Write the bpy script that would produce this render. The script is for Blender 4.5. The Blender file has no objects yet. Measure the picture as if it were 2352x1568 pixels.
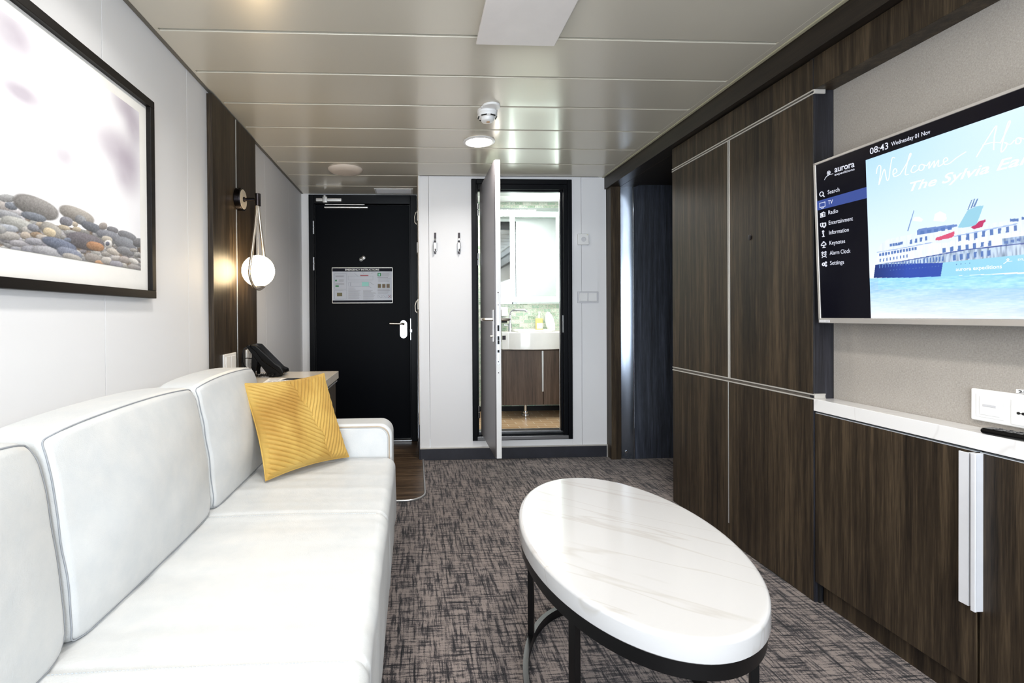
import bpy, bmesh, math, random
import numpy as np
from mathutils import Vector, Matrix, noise
random.seed(7)
sc = bpy.context.scene
C = sc.collection
W, H = 2352, 1568

# ------------------------------------------------------------------ camera
def camera():
    f, cx, cy = 1120.0, 1006.53, 732.69
    yaw, pitch, roll = .0502803, -.00721269, -.00663973
    fwd = Vector((math.sin(yaw)*math.cos(pitch), math.cos(yaw)*math.cos(pitch), math.sin(pitch)))
    rt = Vector((math.cos(yaw), -math.sin(yaw), 0)); up = rt.cross(fwd)
    r2 = rt*math.cos(roll)+up*math.sin(roll); u2 = -rt*math.sin(roll)+up*math.cos(roll)
    cd = bpy.data.cameras.new('camera'); cam = bpy.data.objects.new('camera', cd); C.objects.link(cam)
    m = Matrix((r2, u2, -fwd)).transposed().to_4x4(); m.translation = (0, 0, 1.063)
    cam.matrix_world = m
    cd.sensor_width = 36; cd.lens = f/W*36; cd.shift_x = (W/2-cx)/W; cd.shift_y = (cy-H/2)/W
    cd.clip_start = .02
    sc.camera = cam
camera()

# ------------------------------------------------------------------ world, lights, exposure
wd = bpy.data.worlds.new('sky'); sc.world = wd; wd.use_nodes = True
wd.node_tree.nodes['Background'].inputs[0].default_value = (.80, .90, 1, 1)
wd.node_tree.nodes['Background'].inputs[1].default_value = 2.0
def area(name, loc, size, rot, energy, col, shape='RECTANGLE', spread=180):
    l = bpy.data.lights.new(name, 'AREA'); l.shape = shape; l.size = size[0]; l.size_y = size[1]
    l.energy = energy; l.color = col; l.spread = math.radians(spread)
    o = bpy.data.objects.new(name, l); C.objects.link(o); o.location = loc; o.rotation_euler = rot
    return o
area('window_daylight', (.15, -1.62, 1.15), (2.0, 1.7), (math.radians(90), 0, 0), 25, (.88, .94, 1))
DOWNLIGHTS = [(.391, 2.859), (-.42, 1.33), (.66, .98), (-.42, .15), (.66, .05)]  # last two are added lamps, unseen, at the camera end of the ceiling
for i, (x, y) in enumerate(DOWNLIGHTS):
    area('downlight_lamp', (x, y, 2.079), (.13, .13), (0, 0, 0), (0, 1.9, 3.6, 1.1, 1.6)[i] if i else 2.8, (1, .97, .93), 'DISK', 150)
area('bathroom_fill', (.95, 4.0, 2.085), (.5, .3), (0, 0, 0), 5.5, (1, .98, .95))  # added area light to brighten the bathroom, no fixture seen there
sc.view_settings.view_transform = 'Standard'; sc.view_settings.look = 'None'
sc.view_settings.gamma = 1; sc.view_settings.use_curve_mapping = False
sc.view_settings.exposure = 1.52

# ------------------------------------------------------------------ materials
def lin(c):
    return tuple((v/255/12.92 if v/255 <= .04045 else ((v/255+.055)/1.055)**2.4) for v in c)+(1,)
class NT:
    def __init__(s, name):
        s.m = bpy.data.materials.new(name); s.m.use_nodes = True
        s.t = s.m.node_tree; s.b = s.t.nodes['Principled BSDF']
    def n(s, typ, **kw):
        o = s.t.nodes.new(typ)
        for k, v in kw.items():
            if k.startswith('_'): setattr(o, k[1:], v)
            else:
                key = int(k[1:]) if k[0] == 'i' and k[1:].isdigit() else k.replace('__', ' ')
                o.inputs[key].default_value = v
        return o
    def l(s, a, ao, b, bi): s.t.links.new(a.outputs[ao], b.inputs[bi])
    def coord(s, scale=(1, 1, 1), rot=(0, 0, 0)):
        tc = s.n('ShaderNodeTexCoord'); mp = s.n('ShaderNodeMapping')
        mp.inputs['Scale'].default_value = scale; mp.inputs['Rotation'].default_value = rot
        s.l(tc, 'Object', mp, 'Vector'); return mp
    def noise(s, scale, detail=3, rough=.5, vec=None, dist=0):
        o = s.n('ShaderNodeTexNoise', Scale=scale, Detail=detail, Roughness=rough, Distortion=dist)
        if vec: s.l(vec, 'Vector', o, 'Vector')
        return o
    def ramp(s, src, stops, out=0, interp='LINEAR'):
        r = s.n('ShaderNodeValToRGB'); r.color_ramp.interpolation = interp
        e = r.color_ramp.elements
        while len(e) < len(stops): e.new(.5)
        for k, (p, c) in enumerate(stops): e[k].position = p; e[k].color = c if len(c) == 4 else tuple(c)+(1,)
        s.l(src, out, r, 'Fac'); return r
    def bump(s, src, strength, dist=.001, out=0):
        b = s.n('ShaderNodeBump', Strength=strength, Distance=dist); s.l(src, out, b, 'Height')
        s.l(b, 'Normal', s.b, 'Normal'); return b
def pm(name, col, rough=.5, metal=0, coat=0, spec=.5, bump=None, var=0, sheen=0, emis=None, es=0):
    a = NT(name); b = a.b
    b.inputs['Base Color'].default_value = lin(col); b.inputs['Roughness'].default_value = rough
    b.inputs['Metallic'].default_value = metal; b.inputs['Coat Weight'].default_value = coat
    b.inputs['Coat Roughness'].default_value = .08; b.inputs['Specular IOR Level'].default_value = spec
    b.inputs['Sheen Weight'].default_value = sheen
    if emis: b.inputs['Emission Color'].default_value = lin(emis); b.inputs['Emission Strength'].default_value = es
    mp = a.coord()
    if var or not bump:
        v = var or .04
        n = a.noise(9, 4, .6, mp); c = lin(col)
        r = a.ramp(n, [(.25, tuple(x*(1-v) for x in c[:3])), (.75, tuple(min(1, x*(1+v)) for x in c[:3]))])
        a.l(r, 0, b, 'Base Color')
    if bump:
        n = a.noise(bump[0], 3, .6, mp); a.bump(n, bump[1], bump[2] if len(bump) > 2 else .001)
    return a.m
def wood(name, dark, mid, light, axis='z', rough=.42, spec=.4):
    a = NT(name)
    sc1 = {'z': (1, 1, .035), 'y': (1, .035, 1), 'x': (.035, 1, 1)}[axis]
    mp = a.coord(sc1)
    n1 = a.noise(42, 4, .65, mp); n2 = a.noise(260, 3, .7, mp); n3 = a.noise(9, 2, .5, mp)
    mx = a.n('ShaderNodeMath', _operation='MULTIPLY_ADD'); a.l(n1, 0, mx, 0); mx.inputs[1].default_value = .5
    m2 = a.n('ShaderNodeMath', _operation='MULTIPLY'); a.l(n2, 0, m2, 0); m2.inputs[1].default_value = .32; a.l(m2, 0, mx, 2)
    m3 = a.n('ShaderNodeMath', _operation='MULTIPLY_ADD'); a.l(n3, 0, m3, 0); m3.inputs[1].default_value = .22; a.l(mx, 0, m3, 2)
    r = a.ramp(m3, [(.40, lin(dark)), (.52, lin(mid)), (.66, lin(light))])
    a.l(r, 0, a.b, 'Base Color'); a.b.inputs['Roughness'].default_value = rough
    a.b.inputs['Specular IOR Level'].default_value = spec
    a.bump(n2, .12, .0006)
    return a.m
M = {}
M['wall'] = pm('white_wall', (226, 226, 228), .6, spec=.3, bump=(260, .06, .0006))
M['wall_joint'] = pm('wall_joint', (196, 198, 204), .5)
M['ceil'] = pm('ceiling_panel_enamel', (206, 200, 186), .26, metal=.2, coat=.2, bump=(420, .05, .0004))
M['ceil_groove'] = pm('ceiling_channel', (186, 190, 186), .4)
M['ceil_edge'] = pm('ceiling_edge_trim', (170, 165, 140), .4)
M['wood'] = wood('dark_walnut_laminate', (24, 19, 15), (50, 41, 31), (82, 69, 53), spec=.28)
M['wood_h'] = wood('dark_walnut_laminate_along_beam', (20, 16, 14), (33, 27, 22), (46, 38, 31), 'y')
M['wood_vanity'] = wood('vanity_laminate', (60, 48, 40), (84, 68, 57), (104, 88, 75))
M['wood_floor'] = wood('hall_plank_floor', (34, 26, 20), (78, 62, 47), (124, 102, 80), 'x', .35)
M['wood_blue'] = wood('dark_slate_laminate', (18, 18, 21), (32, 32, 37), (50, 50, 57), rough=.35)
M['wood_slate'] = wood('slate_laminate_lit', (36, 38, 44), (58, 62, 72), (86, 92, 106), rough=.3)  # paler copy of the slate laminate, light in the passage put into the colour
M['door'] = pm('black_door_paint', (6, 8, 13), .45, spec=.05, bump=(300, .08, .0005))
M['doorframe'] = pm('black_door_frame', (6, 8, 13), .38, spec=.14)
M['leafgrey'] = pm('grey_door_skin', (104, 100, 102), .34, metal=.5)
M['alu'] = pm('brushed_aluminium', (205, 205, 204), .3, metal=.75)
M['alu_white'] = pm('pale_aluminium', (196, 192, 186), .35, metal=.3)
M['steel'] = pm('polished_steel', (200, 202, 206), .12, metal=1)
M['steel_dull'] = pm('satin_steel', (170, 172, 176), .3, metal=1)
M['skirt'] = pm('charcoal_skirting', (34, 35, 44), .5, var=.3, bump=(60, .2))
M['plastic'] = pm('white_plastic', (228, 228, 228), .32)
M['plastic_d'] = pm('pale_grey_plastic', (200, 200, 204), .4)  # pale grey plastic for plates, rings and slats
M['black'] = pm('black_plastic', (4, 4, 5), .3, spec=.22)
M['blackmatte'] = pm('matt_black', (8, 8, 9), .7)
M['blackmetal'] = pm('black_powder_coat', (5, 5, 6), .35, spec=.35)
M['bezel'] = pm('tv_silver_bezel', (196, 192, 188), .34, metal=.5)
M['pewter'] = pm('dark_pewter_metal', (58, 54, 56), .22, metal=1)
M['nickel'] = pm('satin_nickel', (206, 198, 186), .34, metal=1)
M['frame'] = wood('picture_frame_stain', (8, 7, 7), (14, 11, 10), (24, 19, 16), 'y', .45, .25)
M['mat'] = pm('mount_board', (240, 238, 234), .7)
M['stitch'] = pm('stitch_thread', (178, 184, 190), .7)
M['seam'] = pm('leather_seam_cord', (150, 154, 160), .6)  # grey cord of the cushion piping
M['tanpipe'] = pm('tan_piping', (176, 160, 140), .5)
M['paper'] = pm('paper', (236, 236, 236), .6)
M['greytext'] = pm('grey_print', (140, 140, 146), .7)
M['navy'] = pm('navy_print', (6, 8, 22), .5, spec=.1)
M['green'] = pm('green_print', (34, 120, 66), .5)
M['teal'] = pm('teal_print', (140, 200, 190), .5)
M['red'] = pm('red_print', (150, 50, 60), .5)
M['olive'] = pm('olive_print', (96, 88, 50), .5)
M['brownp'] = pm('brown_print', (96, 70, 48), .5)
M['posterpaper'] = pm('poster_paper', (176, 180, 190), .4)
M['ceramic'] = pm('white_ceramic', (244, 242, 236), .18, coat=.4)
M['soap'] = pm('yellow_soap', (214, 200, 130), .25)
M['glass'] = None
M['handle'] = pm('handle_white_aluminium', (222, 223, 228), .35, metal=.15)
M['plate_face'] = pm('cream_lit_metal', (222, 208, 186), .35, metal=.2)  # warm lamp light on the metal plate face put into the colour
M['groove'] = pm('strip_groove_bronze', (84, 78, 72), .5)
M['mirror'] = pm('mirror_glass', (225, 232, 230), .03, metal=1)
M['led'] = pm('mirror_light_strip', (255, 255, 255), .5, emis=(232, 255, 248), es=3)
M['lampon'] = pm('downlight_diffuser', (255, 255, 255), .5, emis=(255, 244, 226), es=10)
M['globe'] = pm('glowing_opal_globe', (255, 255, 255), .4, emis=(255, 226, 178), es=9)

def mk_leather():
    a = NT('white_leather'); mp = a.coord()
    v = a.n('ShaderNodeTexVoronoi', Scale=420); v.feature = 'SMOOTH_F1'; a.l(mp, 0, v, 'Vector')
    n = a.noise(18, 4, .6, mp)
    r = a.ramp(n, [(.3, lin((194, 197, 199))), (.7, lin((203, 204, 204)))]); a.l(r, 0, a.b, 'Base Color')
    a.b.inputs['Roughness'].default_value = .46
    b = a.bump(v, .32, .0009)
    n2 = a.noise(6, 3, .55, mp, 1.2); b2 = a.n('ShaderNodeBump', Strength=.16, Distance=.010); a.l(n2, 0, b2, 'Height')
    a.l(b2, 'Normal', b, 'Normal'); return a.m
M['leather'] = mk_leather()
def mk_velvet():
    a = NT('mustard_velvet'); mp = a.coord((1, 1, 1))
    n = a.noise(5, 3, .5, mp, .3)
    r = a.ramp(n, [(.3, lin((160, 120, 48))), (.5, lin((184, 150, 74))), (.72, lin((198, 167, 92)))]); a.l(r, 0, a.b, 'Base Color')
    a.b.inputs['Roughness'].default_value = .75; a.b.inputs['Sheen Weight'].default_value = .5
    a.b.inputs['Sheen Roughness'].default_value = .35; a.b.inputs['Sheen Tint'].default_value = lin((255, 222, 140))
    n2 = a.noise(700, 2, .5, mp); a.bump(n2, .25, .0006); return a.m
M['velvet'] = mk_velvet()
def mk_marble(name='white_marble', vein=(182, 179, 176), k=(191, 190, 190)):
    a = NT(name); m0 = a.coord((1, 1, 1), (0, 0, math.radians(37))); mp = a.n('ShaderNodeMapping'); mp.inputs['Scale'].default_value = (.35, 3.2, 1); a.l(m0, 0, mp, 'Vector')
    n = a.noise(2.2, 3, .45, mp, .25)
    r = a.ramp(n, [(.0, lin(k)), (.488, lin(k)), (.50, lin(vein)), (.512, lin(k)), (1, lin(k))])
    a.l(r, 0, a.b, 'Base Color'); a.b.inputs['Roughness'].default_value = .16
    a.b.inputs['Coat Weight'].default_value = .4; a.b.inputs['Coat Roughness'].default_value = .06
    return a.m
M['marble'] = mk_marble()
M['marble_shelf'] = mk_marble('white_marble_shelf', (222, 220, 220), (232, 231, 231))
M['stone_top'] = pm('cream_stone_top', (216, 208, 196), .22, coat=.3, var=.05)
def mk_carpet():
    a = NT('woven_grey_carpet')
    p1 = a.coord((1, .075, 1)); p2 = a.coord((.10, 1, 1)); p3 = a.coord()
    n1 = a.noise(80, 4, .75, p1, .15); n2 = a.noise(100, 4, .75, p2, .15); n3 = a.noise(7, 4, .6, p3); n4 = a.noise(420, 2, .6, p3)
    def ma(op, x, y, z=None):
        o = a.n('ShaderNodeMath', _operation=op)
        for k, q in enumerate((x, y, z)):
            if q is None: continue
            if isinstance(q, (int, float)): o.inputs[k].default_value = q
            else: a.l(q, 0, o, k)
        return o
    s = ma('MULTIPLY_ADD', n1, .34, ma('MULTIPLY_ADD', n2, .30, ma('MULTIPLY_ADD', n3, .10, ma('MULTIPLY', n4, .22))))
    mn = ma('MINIMUM', n1, n2); s = ma('MULTIPLY_ADD', mn, .52, s)
    r = a.ramp(s, [(.59, lin((13, 12, 15))), (.655, lin((38, 35, 38))), (.705, lin((72, 66, 67))), (.765, lin((134, 123, 118)))])
    a.l(r, 0, a.b, 'Base Color'); a.b.inputs['Roughness'].default_value = .95; a.b.inputs['Sheen Weight'].default_value = .15
    a.b.inputs['Specular IOR Level'].default_value = .1
    a.bump(s, .9, .004); return a.m
M['carpet'] = mk_carpet()
def mk_fabric():
    a = NT('grey_woven_wallcovering'); p1 = a.coord((1, .3, 1)); p2 = a.coord((1, 1, .3))
    n1 = a.noise(500, 3, .6, p1); n2 = a.noise(500, 3, .6, p2); n3 = a.noise(14, 3, .6, a.coord())
    o = a.n('ShaderNodeMath', _operation='ADD'); a.l(n1, 0, o, 0); a.l(n2, 0, o, 1)
    r = a.ramp(o, [(.75, lin((146, 140, 133))), (1.0, lin((176, 170, 163)))]); r.color_ramp.elements[0].position = .8
    mx = a.n('ShaderNodeMixRGB', _blend_type='MULTIPLY'); mx.inputs[0].default_value = .5
    r2 = a.ramp(n3, [(.3, (.9, .9, .9)), (.7, (1, 1, 1))]); 
    m2 = a.n('ShaderNodeMath', _operation='MULTIPLY'); m2.inputs[1].default_value = .5; a.l(o, 0, m2, 0)
    a.t.links.new(m2.outputs[0], r.inputs['Fac']); r.color_ramp.elements[0].position = .35; r.color_ramp.elements[1].position = .65
    a.l(r, 0, mx, 1); a.l(r2, 0, mx, 2); a.l(mx, 0, a.b, 'Base Color')
    a.b.inputs['Roughness'].default_value = .85; a.bump(o, .3, .0008); return a.m
M['fabric'] = mk_fabric()
def mk_tile():
    a = NT('green_glass_mosaic'); tc = a.n('ShaderNodeTexCoord'); mp = a.n('ShaderNodeMapping')
    mp.inputs['Rotation'].default_value = (math.radians(90), 0, 0); a.l(tc, 'Object', mp, 'Vector')
    b = a.n('ShaderNodeTexBrick', Scale=1, Mortar__Size=.0025, Brick__Width=.075, Row__Height=.034)
    b.inputs['Color1'].default_value = (0, 0, 0, 1); b.inputs['Color2'].default_value = (1, 1, 1, 1); b.inputs['Mortar'].default_value = (.5, .5, .5, 1)
    a.l(mp, 0, b, 'Vector')
    n = a.noise(60, 4, .6, mp, 2)
    ad = a.n('ShaderNodeMixRGB', _blend_type='MIX'); ad.inputs[0].default_value = .6; a.l(b, 'Color', ad, 1); a.l(n, 0, ad, 2)
    r = a.ramp(ad, [(.25, lin((120, 150, 120))), (.42, lin((190, 205, 185))), (.5, lin((226, 228, 214))), (.6, lin((150, 185, 160))), (.75, lin((205, 205, 185)))])
    mx = a.n('ShaderNodeMixRGB'); a.l(b, 'Fac', mx, 0); a.l(r, 0, mx, 1); mx.inputs[2].default_value = lin((205, 200, 190))
    a.l(mx, 0, a.b, 'Base Color'); a.b.inputs['Roughness'].default_value = .12; return a.m
M['tile'] = mk_tile()
def mk_floor_tile():
    a = NT('oak_look_floor_tile'); mp = a.coord((1, 1, 1), (0, 0, math.radians(0)))
    b = a.n('ShaderNodeTexBrick', Scale=1, Mortar__Size=.003, Brick__Width=.15, Row__Height=.075)
    b.inputs['Color1'].default_value = lin((186, 152, 112)); b.inputs['Color2'].default_value = lin((206, 174, 134)); b.inputs['Mortar'].default_value = lin((228, 216, 196))
    a.l(mp, 0, b, 'Vector'); a.l(b, 'Color', a.b, 'Base Color'); a.b.inputs['Roughness'].default_value = .35; return a.m
M['floortile'] = mk_floor_tile()
def mk_print(name, emit=0, rough=.25):
    a = NT(name); c = a.n('ShaderNodeVertexColor'); c.layer_name = 'Col'
    if emit:
        a.b.inputs['Base Color'].default_value = (.01, .01, .012, 1); a.b.inputs['Roughness'].default_value = rough
        a.l(c, 'Color', a.b, 'Emission Color'); a.b.inputs['Emission Strength'].default_value = emit
    else:
        a.l(c, 'Color', a.b, 'Base Color'); a.b.inputs['Roughness'].default_value = rough
    return a.m
M['artprint'] = mk_print('beach_stones_photo_print', 0, .35)
M['tvpicture'] = mk_print('television_picture', .40, .15)
M['tvblack'] = pm('television_menu_black', (4, 4, 10), .15, emis=(3, 3, 14), es=.25)
M['tvbar'] = pm('television_menu_highlight', (10, 10, 30), .15, emis=(70, 92, 168), es=.30)
M['tvtext'] = pm('television_menu_text', (20, 20, 30), .3, emis=(236, 240, 255), es=.36)
M['tvscript'] = pm('television_welcome_text', (20, 20, 30), .3, emis=(252, 253, 255), es=.42)

# ------------------------------------------------------------------ builders
class B:
    def __init__(s): s.bm = bmesh.new()
    def box(s, x0, x1, y0, y1, z0, z1, bev=0, seg=2):
        b = bmesh.new(); bmesh.ops.create_cube(b, size=1)
        x0, x1 = sorted((x0, x1)); y0, y1 = sorted((y0, y1)); z0, z1 = sorted((z0, z1))
        for v in b.verts:
            v.co = Vector(((x0+x1)/2+v.co.x*(x1-x0), (y0+y1)/2+v.co.y*(y1-y0), (z0+z1)/2+v.co.z*(z1-z0)))
        if bev:
            bmesh.ops.bevel(b, geom=b.edges[:], offset=min(bev, .49*min(x1-x0, y1-y0, z1-z0)), segments=seg, profile=.5, affect='EDGES')
        return s.merge(b)
    def merge(s, b, mat=None):
        if mat: b.transform(mat)
        me = bpy.data.meshes.new('t'); b.to_mesh(me); s.bm.from_mesh(me); bpy.data.meshes.remove(me); b.free(); return s
    def cyl(s, p0, p1, r0, r1=None, seg=32, cap=True, bev=0):
        p0, p1 = Vector(p0), Vector(p1); r1 = r0 if r1 is None else r1
        b = bmesh.new(); bmesh.ops.create_cone(b, cap_ends=cap, segments=seg, radius1=r0, radius2=r1, depth=(p1-p0).length)
        if bev:
            ed = [e for e in b.edges if abs(e.verts[0].co.z-e.verts[1].co.z) < 1e-6]
            bmesh.ops.bevel(b, geom=ed, offset=bev, segments=3, profile=.5, affect='EDGES')
        q = (p1-p0).to_track_quat('Z', 'Y').to_matrix().to_4x4(); q.translation = (p0+p1)/2
        return s.merge(b, q)
    def sphere(s, c, r, seg=48, sx=(1, 1, 1)):
        b = bmesh.new(); bmesh.ops.create_uvsphere(b, u_segments=seg, v_segments=seg//2, radius=r)
        m = Matrix.Diagonal((*sx, 1)); m.translation = Vector(c); return s.merge(b, m)
    def lathe(s, prof, c, axis=(0, 0, 1), seg=48):
        b = bmesh.new(); rings = []
        for r, h in prof:
            rings.append([b.verts.new((r*math.cos(2*math.pi*k/seg), r*math.sin(2*math.pi*k/seg), h)) for k in range(seg)] if r > 1e-6 else [b.verts.new((0, 0, h))])
        for p, q in zip(rings, rings[1:]):
            for k in range(seg):
                k2 = (k+1) % seg
                if len(p) == 1 and len(q) == 1: continue
                if len(p) == 1: b.faces.new((p[0], q[k], q[k2]))
                elif len(q) == 1: b.faces.new((p[k], q[0], p[k2]))
                else: b.faces.new((p[k], q[k], q[k2], p[k2]))
        bmesh.ops.recalc_face_normals(b, faces=b.faces[:])
        m = Vector(axis).to_track_quat('Z', 'Y').to_matrix().to_4x4(); m.translation = Vector(c); return s.merge(b, m)
    def tube(s, pts, r, seg=12, closed=False):
        pts = [Vector(p) for p in pts]; n = len(pts); b = bmesh.new(); rings = []
        rr = r if hasattr(r, '__len__') else [r]*n
        t0 = (pts[1]-pts[0]).normalized(); up = Vector((0, 0, 1)) if abs(t0.z) < .9 else Vector((1, 0, 0))
        side = t0.cross(up).normalized()
        for i, p in enumerate(pts):
            a = pts[(i-1) % n] if (closed or i) else pts[0]; c = pts[(i+1) % n] if (closed or i < n-1) else pts[-1]
            t = (c-a).normalized(); side = (side-t*side.dot(t)).normalized(); up2 = side.cross(t)
            rings.append([b.verts.new(p+(side*math.cos(2*math.pi*k/seg)+up2*math.sin(2*math.pi*k/seg))*rr[i]) for k in range(seg)])
        for i in range(n if closed else n-1):
            p, q = rings[i], rings[(i+1) % n]
            for k in range(seg): b.faces.new((p[k], p[(k+1) % seg], q[(k+1) % seg], q[k]))
        if not closed: b.faces.new(rings[0]); b.faces.new(rings[-1][::-1])
        bmesh.ops.recalc_face_normals(b, faces=b.faces[:])
        return s.merge(b)
    def prism(s, poly, depth, o, u, v, n, bev=0, seg=2):
        b = bmesh.new(); o, u, v, n = Vector(o), Vector(u), Vector(v), Vector(n)
        vs = [b.verts.new(o+u*p[0]+v*p[1]) for p in poly]; f = b.faces.new(vs)
        r = bmesh.ops.extrude_face_region(b, geom=[f])
        for e in r['geom']:
            if isinstance(e, bmesh.types.BMVert): e.co += n*depth
        bmesh.ops.recalc_face_normals(b, faces=b.faces[:])
        if bev:
            ed = [e for e in b.edges if len(e.link_faces) == 2 and e.calc_face_angle(0) > .9]
            bmesh.ops.bevel(b, geom=ed, offset=bev, segments=seg, profile=.5, affect='EDGES')
        return s.merge(b)
    def rbox(s, c, h, r, n=(10, 10, 10), fn=None):
        b = bmesh.new()
        def samp(hh, k):
            i = hh-r
            a = [-hh+r*(1-math.tan(math.radians(q))) for q in (45, 34, 22, 11)]
            return a+[-i+2*i*j/k for j in range(k+1)]+[-q for q in a[::-1]]
        S = [samp(h[k], n[k]) for k in range(3)]; cv = Vector(c)
        for ax in range(3):
            a1, a2 = [k for k in range(3) if k != ax]
            for sg in (-1, 1):
                g = []
                for p in S[a1]:
                    row = []
                    for q in S[a2]:
                        P = [0, 0, 0]; P[ax] = sg*h[ax]; P[a1] = p; P[a2] = q; P = Vector(P)
                        I = Vector([max(-(h[k]-r), min(h[k]-r, P[k])) for k in range(3)])
                        d = (P-I).normalized(); row.append(b.verts.new(I+d*r))
                    g.append(row)
                for i in range(len(g)-1):
                    for j in range(len(g[0])-1):
                        b.faces.new((g[i][j], g[i+1][j], g[i+1][j+1], g[i][j+1]))
        bmesh.ops.remove_doubles(b, verts=b.verts[:], dist=1e-5)
        bmesh.ops.recalc_face_normals(b, faces=b.faces[:])
        for v in b.verts: v.co = (fn(v.co.copy()) if fn else v.co)+cv
        return s.merge(b)

ROOT = {}
def link(o, parent):
    C.objects.link(o)
    if parent is not None: o.parent = parent; ROOT[o.name] = ROOT[parent.name]
def tag(o, label=None, cat=None, group=None, kind=None):
    if label: o['label'] = label
    if cat: o['category'] = cat
    if group: o['group'] = group
    if kind: o['kind'] = kind
    return o
def thing(name, loc, label=None, cat=None, group=None, kind=None):
    o = bpy.data.objects.new(name, None); C.objects.link(o); o.location = loc; o.empty_display_size = .05
    ROOT[o.name] = Vector(loc); return tag(o, label, cat, group, kind)
def mesh(name, b, mat, parent=None, origin=None, smooth=True, label=None):
    bm = b.bm if isinstance(b, B) else b
    org = ROOT[parent.name] if parent is not None else Vector(origin or (0, 0, 0))
    bm.transform(Matrix.Translation(-org))
    me = bpy.data.meshes.new(name); bm.to_mesh(me); bm.free()
    me.materials.append(M[mat] if isinstance(mat, str) else mat)
    if smooth:
        for p in me.polygons: p.use_smooth = True
        me.set_sharp_from_angle(angle=math.radians(50))
    o = bpy.data.objects.new(name, me); link(o, parent)
    if smooth:
        wn = o.modifiers.new('weighted', 'WEIGHTED_NORMAL'); wn.keep_sharp = True; wn.weight = 90
    if parent is None: o.location = org; ROOT[o.name] = org
    if label: o['label'] = label
    return o
def struct(name, b, mat, label=None, origin=None, smooth=True):
    o = mesh(name, b, mat, None, origin, smooth); o['kind'] = 'structure'
    if label: o['label'] = label
    return o
def text_bm(body, o, right, up, width=None, height=None, bold=0, shear=0, n=None, depth=.0004):
    cu = bpy.data.curves.new('t', 'FONT'); cu.body = body; cu.size = 1; cu.offset = bold; cu.shear = shear; cu.resolution_u = 3
    ob = bpy.data.objects.new('t', cu); C.objects.link(ob)
    dg = bpy.context.evaluated_depsgraph_get(); me = bpy.data.meshes.new_from_object(ob.evaluated_get(dg))
    C.objects.unlink(ob); bpy.data.objects.remove(ob)
    bm = bmesh.new(); bm.from_mesh(me); bpy.data.meshes.remove(me)
    xs = [v.co.x for v in bm.verts]; w0 = min(xs); w = max(xs)-w0; ys = [v.co.y for v in bm.verts]; hh = .72
    sx = width/w if width else height/hh; sy = height/hh if height else sx
    R, U, O = Vector(right), Vector(up), Vector(o)
    for v in bm.verts: v.co = O+R*((v.co.x-w0)*sx)+U*(v.co.y*sy)
    return bm
def cloud_to(b, bm2):
    me = bpy.data.meshes.new('t'); bm2.to_mesh(me); b.bm.from_mesh(me); bpy.data.meshes.remove(me); bm2.free()
def raster_mesh(name, ys, zs, img, P, mat, parent):
    """flat picture: grid over ys (columns) x zs (rows); P(y,z)->point; img[rows,cols,3] sRGB 0-255"""
    nz, ny = len(zs), len(ys); org = ROOT[parent.name]
    co = np.array([P(y, z) for z in zs for y in ys], dtype=np.float32)-np.array(org, dtype=np.float32)
    i = np.arange(nz-1)[:, None]*ny+np.arange(ny-1)[None, :]
    f = np.stack([i, i+1, i+ny+1, i+ny], -1).reshape(-1, 4)
    me = bpy.data.meshes.new(name); me.vertices.add(nz*ny); me.vertices.foreach_set('co', co.ravel())
    me.loops.add(f.size); me.loops.foreach_set('vertex_index', f.ravel().astype(np.int32))
    me.polygons.add(len(f)); me.polygons.foreach_set('loop_start', np.arange(0, f.size, 4, dtype=np.int32))
    me.update(calc_edges=True)
    s = img.reshape(-1, 3)/255.0; l = np.where(s <= .04045, s/12.92, ((s+.055)/1.055)**2.4)
    at = me.color_attributes.new('Col', 'FLOAT_COLOR', 'POINT')
    at.data.foreach_set('color', np.c_[l, np.ones(len(l))].astype(np.float32).ravel())
    me.materials.append(M[mat]); o = bpy.data.objects.new(name, me); link(o, parent); return o
class Img:
    def __init__(s, ys, zs, bg=(255, 255, 255)):
        s.ys, s.zs = np.array(ys), np.array(zs); s.Y, s.Z = np.meshgrid(s.ys, s.zs)
        s.a = np.ones(s.Y.shape+(3,))*np.array(bg, float)
    def poly(s, p, c, alpha=1):
        p = np.array(p); m = np.zeros(s.Y.shape, bool); n = len(p)
        for i in range(n):
            (x1, y1), (x2, y2) = p[i], p[(i+1) % n]
            if y1 == y2: continue
            k = ((s.Z >= min(y1, y2)) & (s.Z < max(y1, y2))) & (s.Y < (x2-x1)*(s.Z-y1)/(y2-y1)+x1)
            m ^= k
        s.a[m] = s.a[m]*(1-alpha)+np.array(c, float)*alpha; return m
def vnoise(Y, Z, sy, sz, seed, oct=4):
    rs = np.random.RandomState(seed); out = np.zeros(Y.shape); amp = 1; tot = 0
    for o in range(oct):
        g = rs.rand(64, 64); a = Y*sy*2**o; b = Z*sz*2**o
        ia, ib = np.floor(a).astype(int), np.floor(b).astype(int); fa, fb = a-ia, b-ib
        fa, fb = fa*fa*(3-2*fa), fb*fb*(3-2*fb)
        G = lambda i, j: g[i % 64, j % 64]
        out += amp*((G(ia, ib)*(1-fa)+G(ia+1, ib)*fa)*(1-fb)+(G(ia, ib+1)*(1-fa)+G(ia+1, ib+1)*fa)*fb); tot += amp; amp *= .55
    return out/tot
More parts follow.
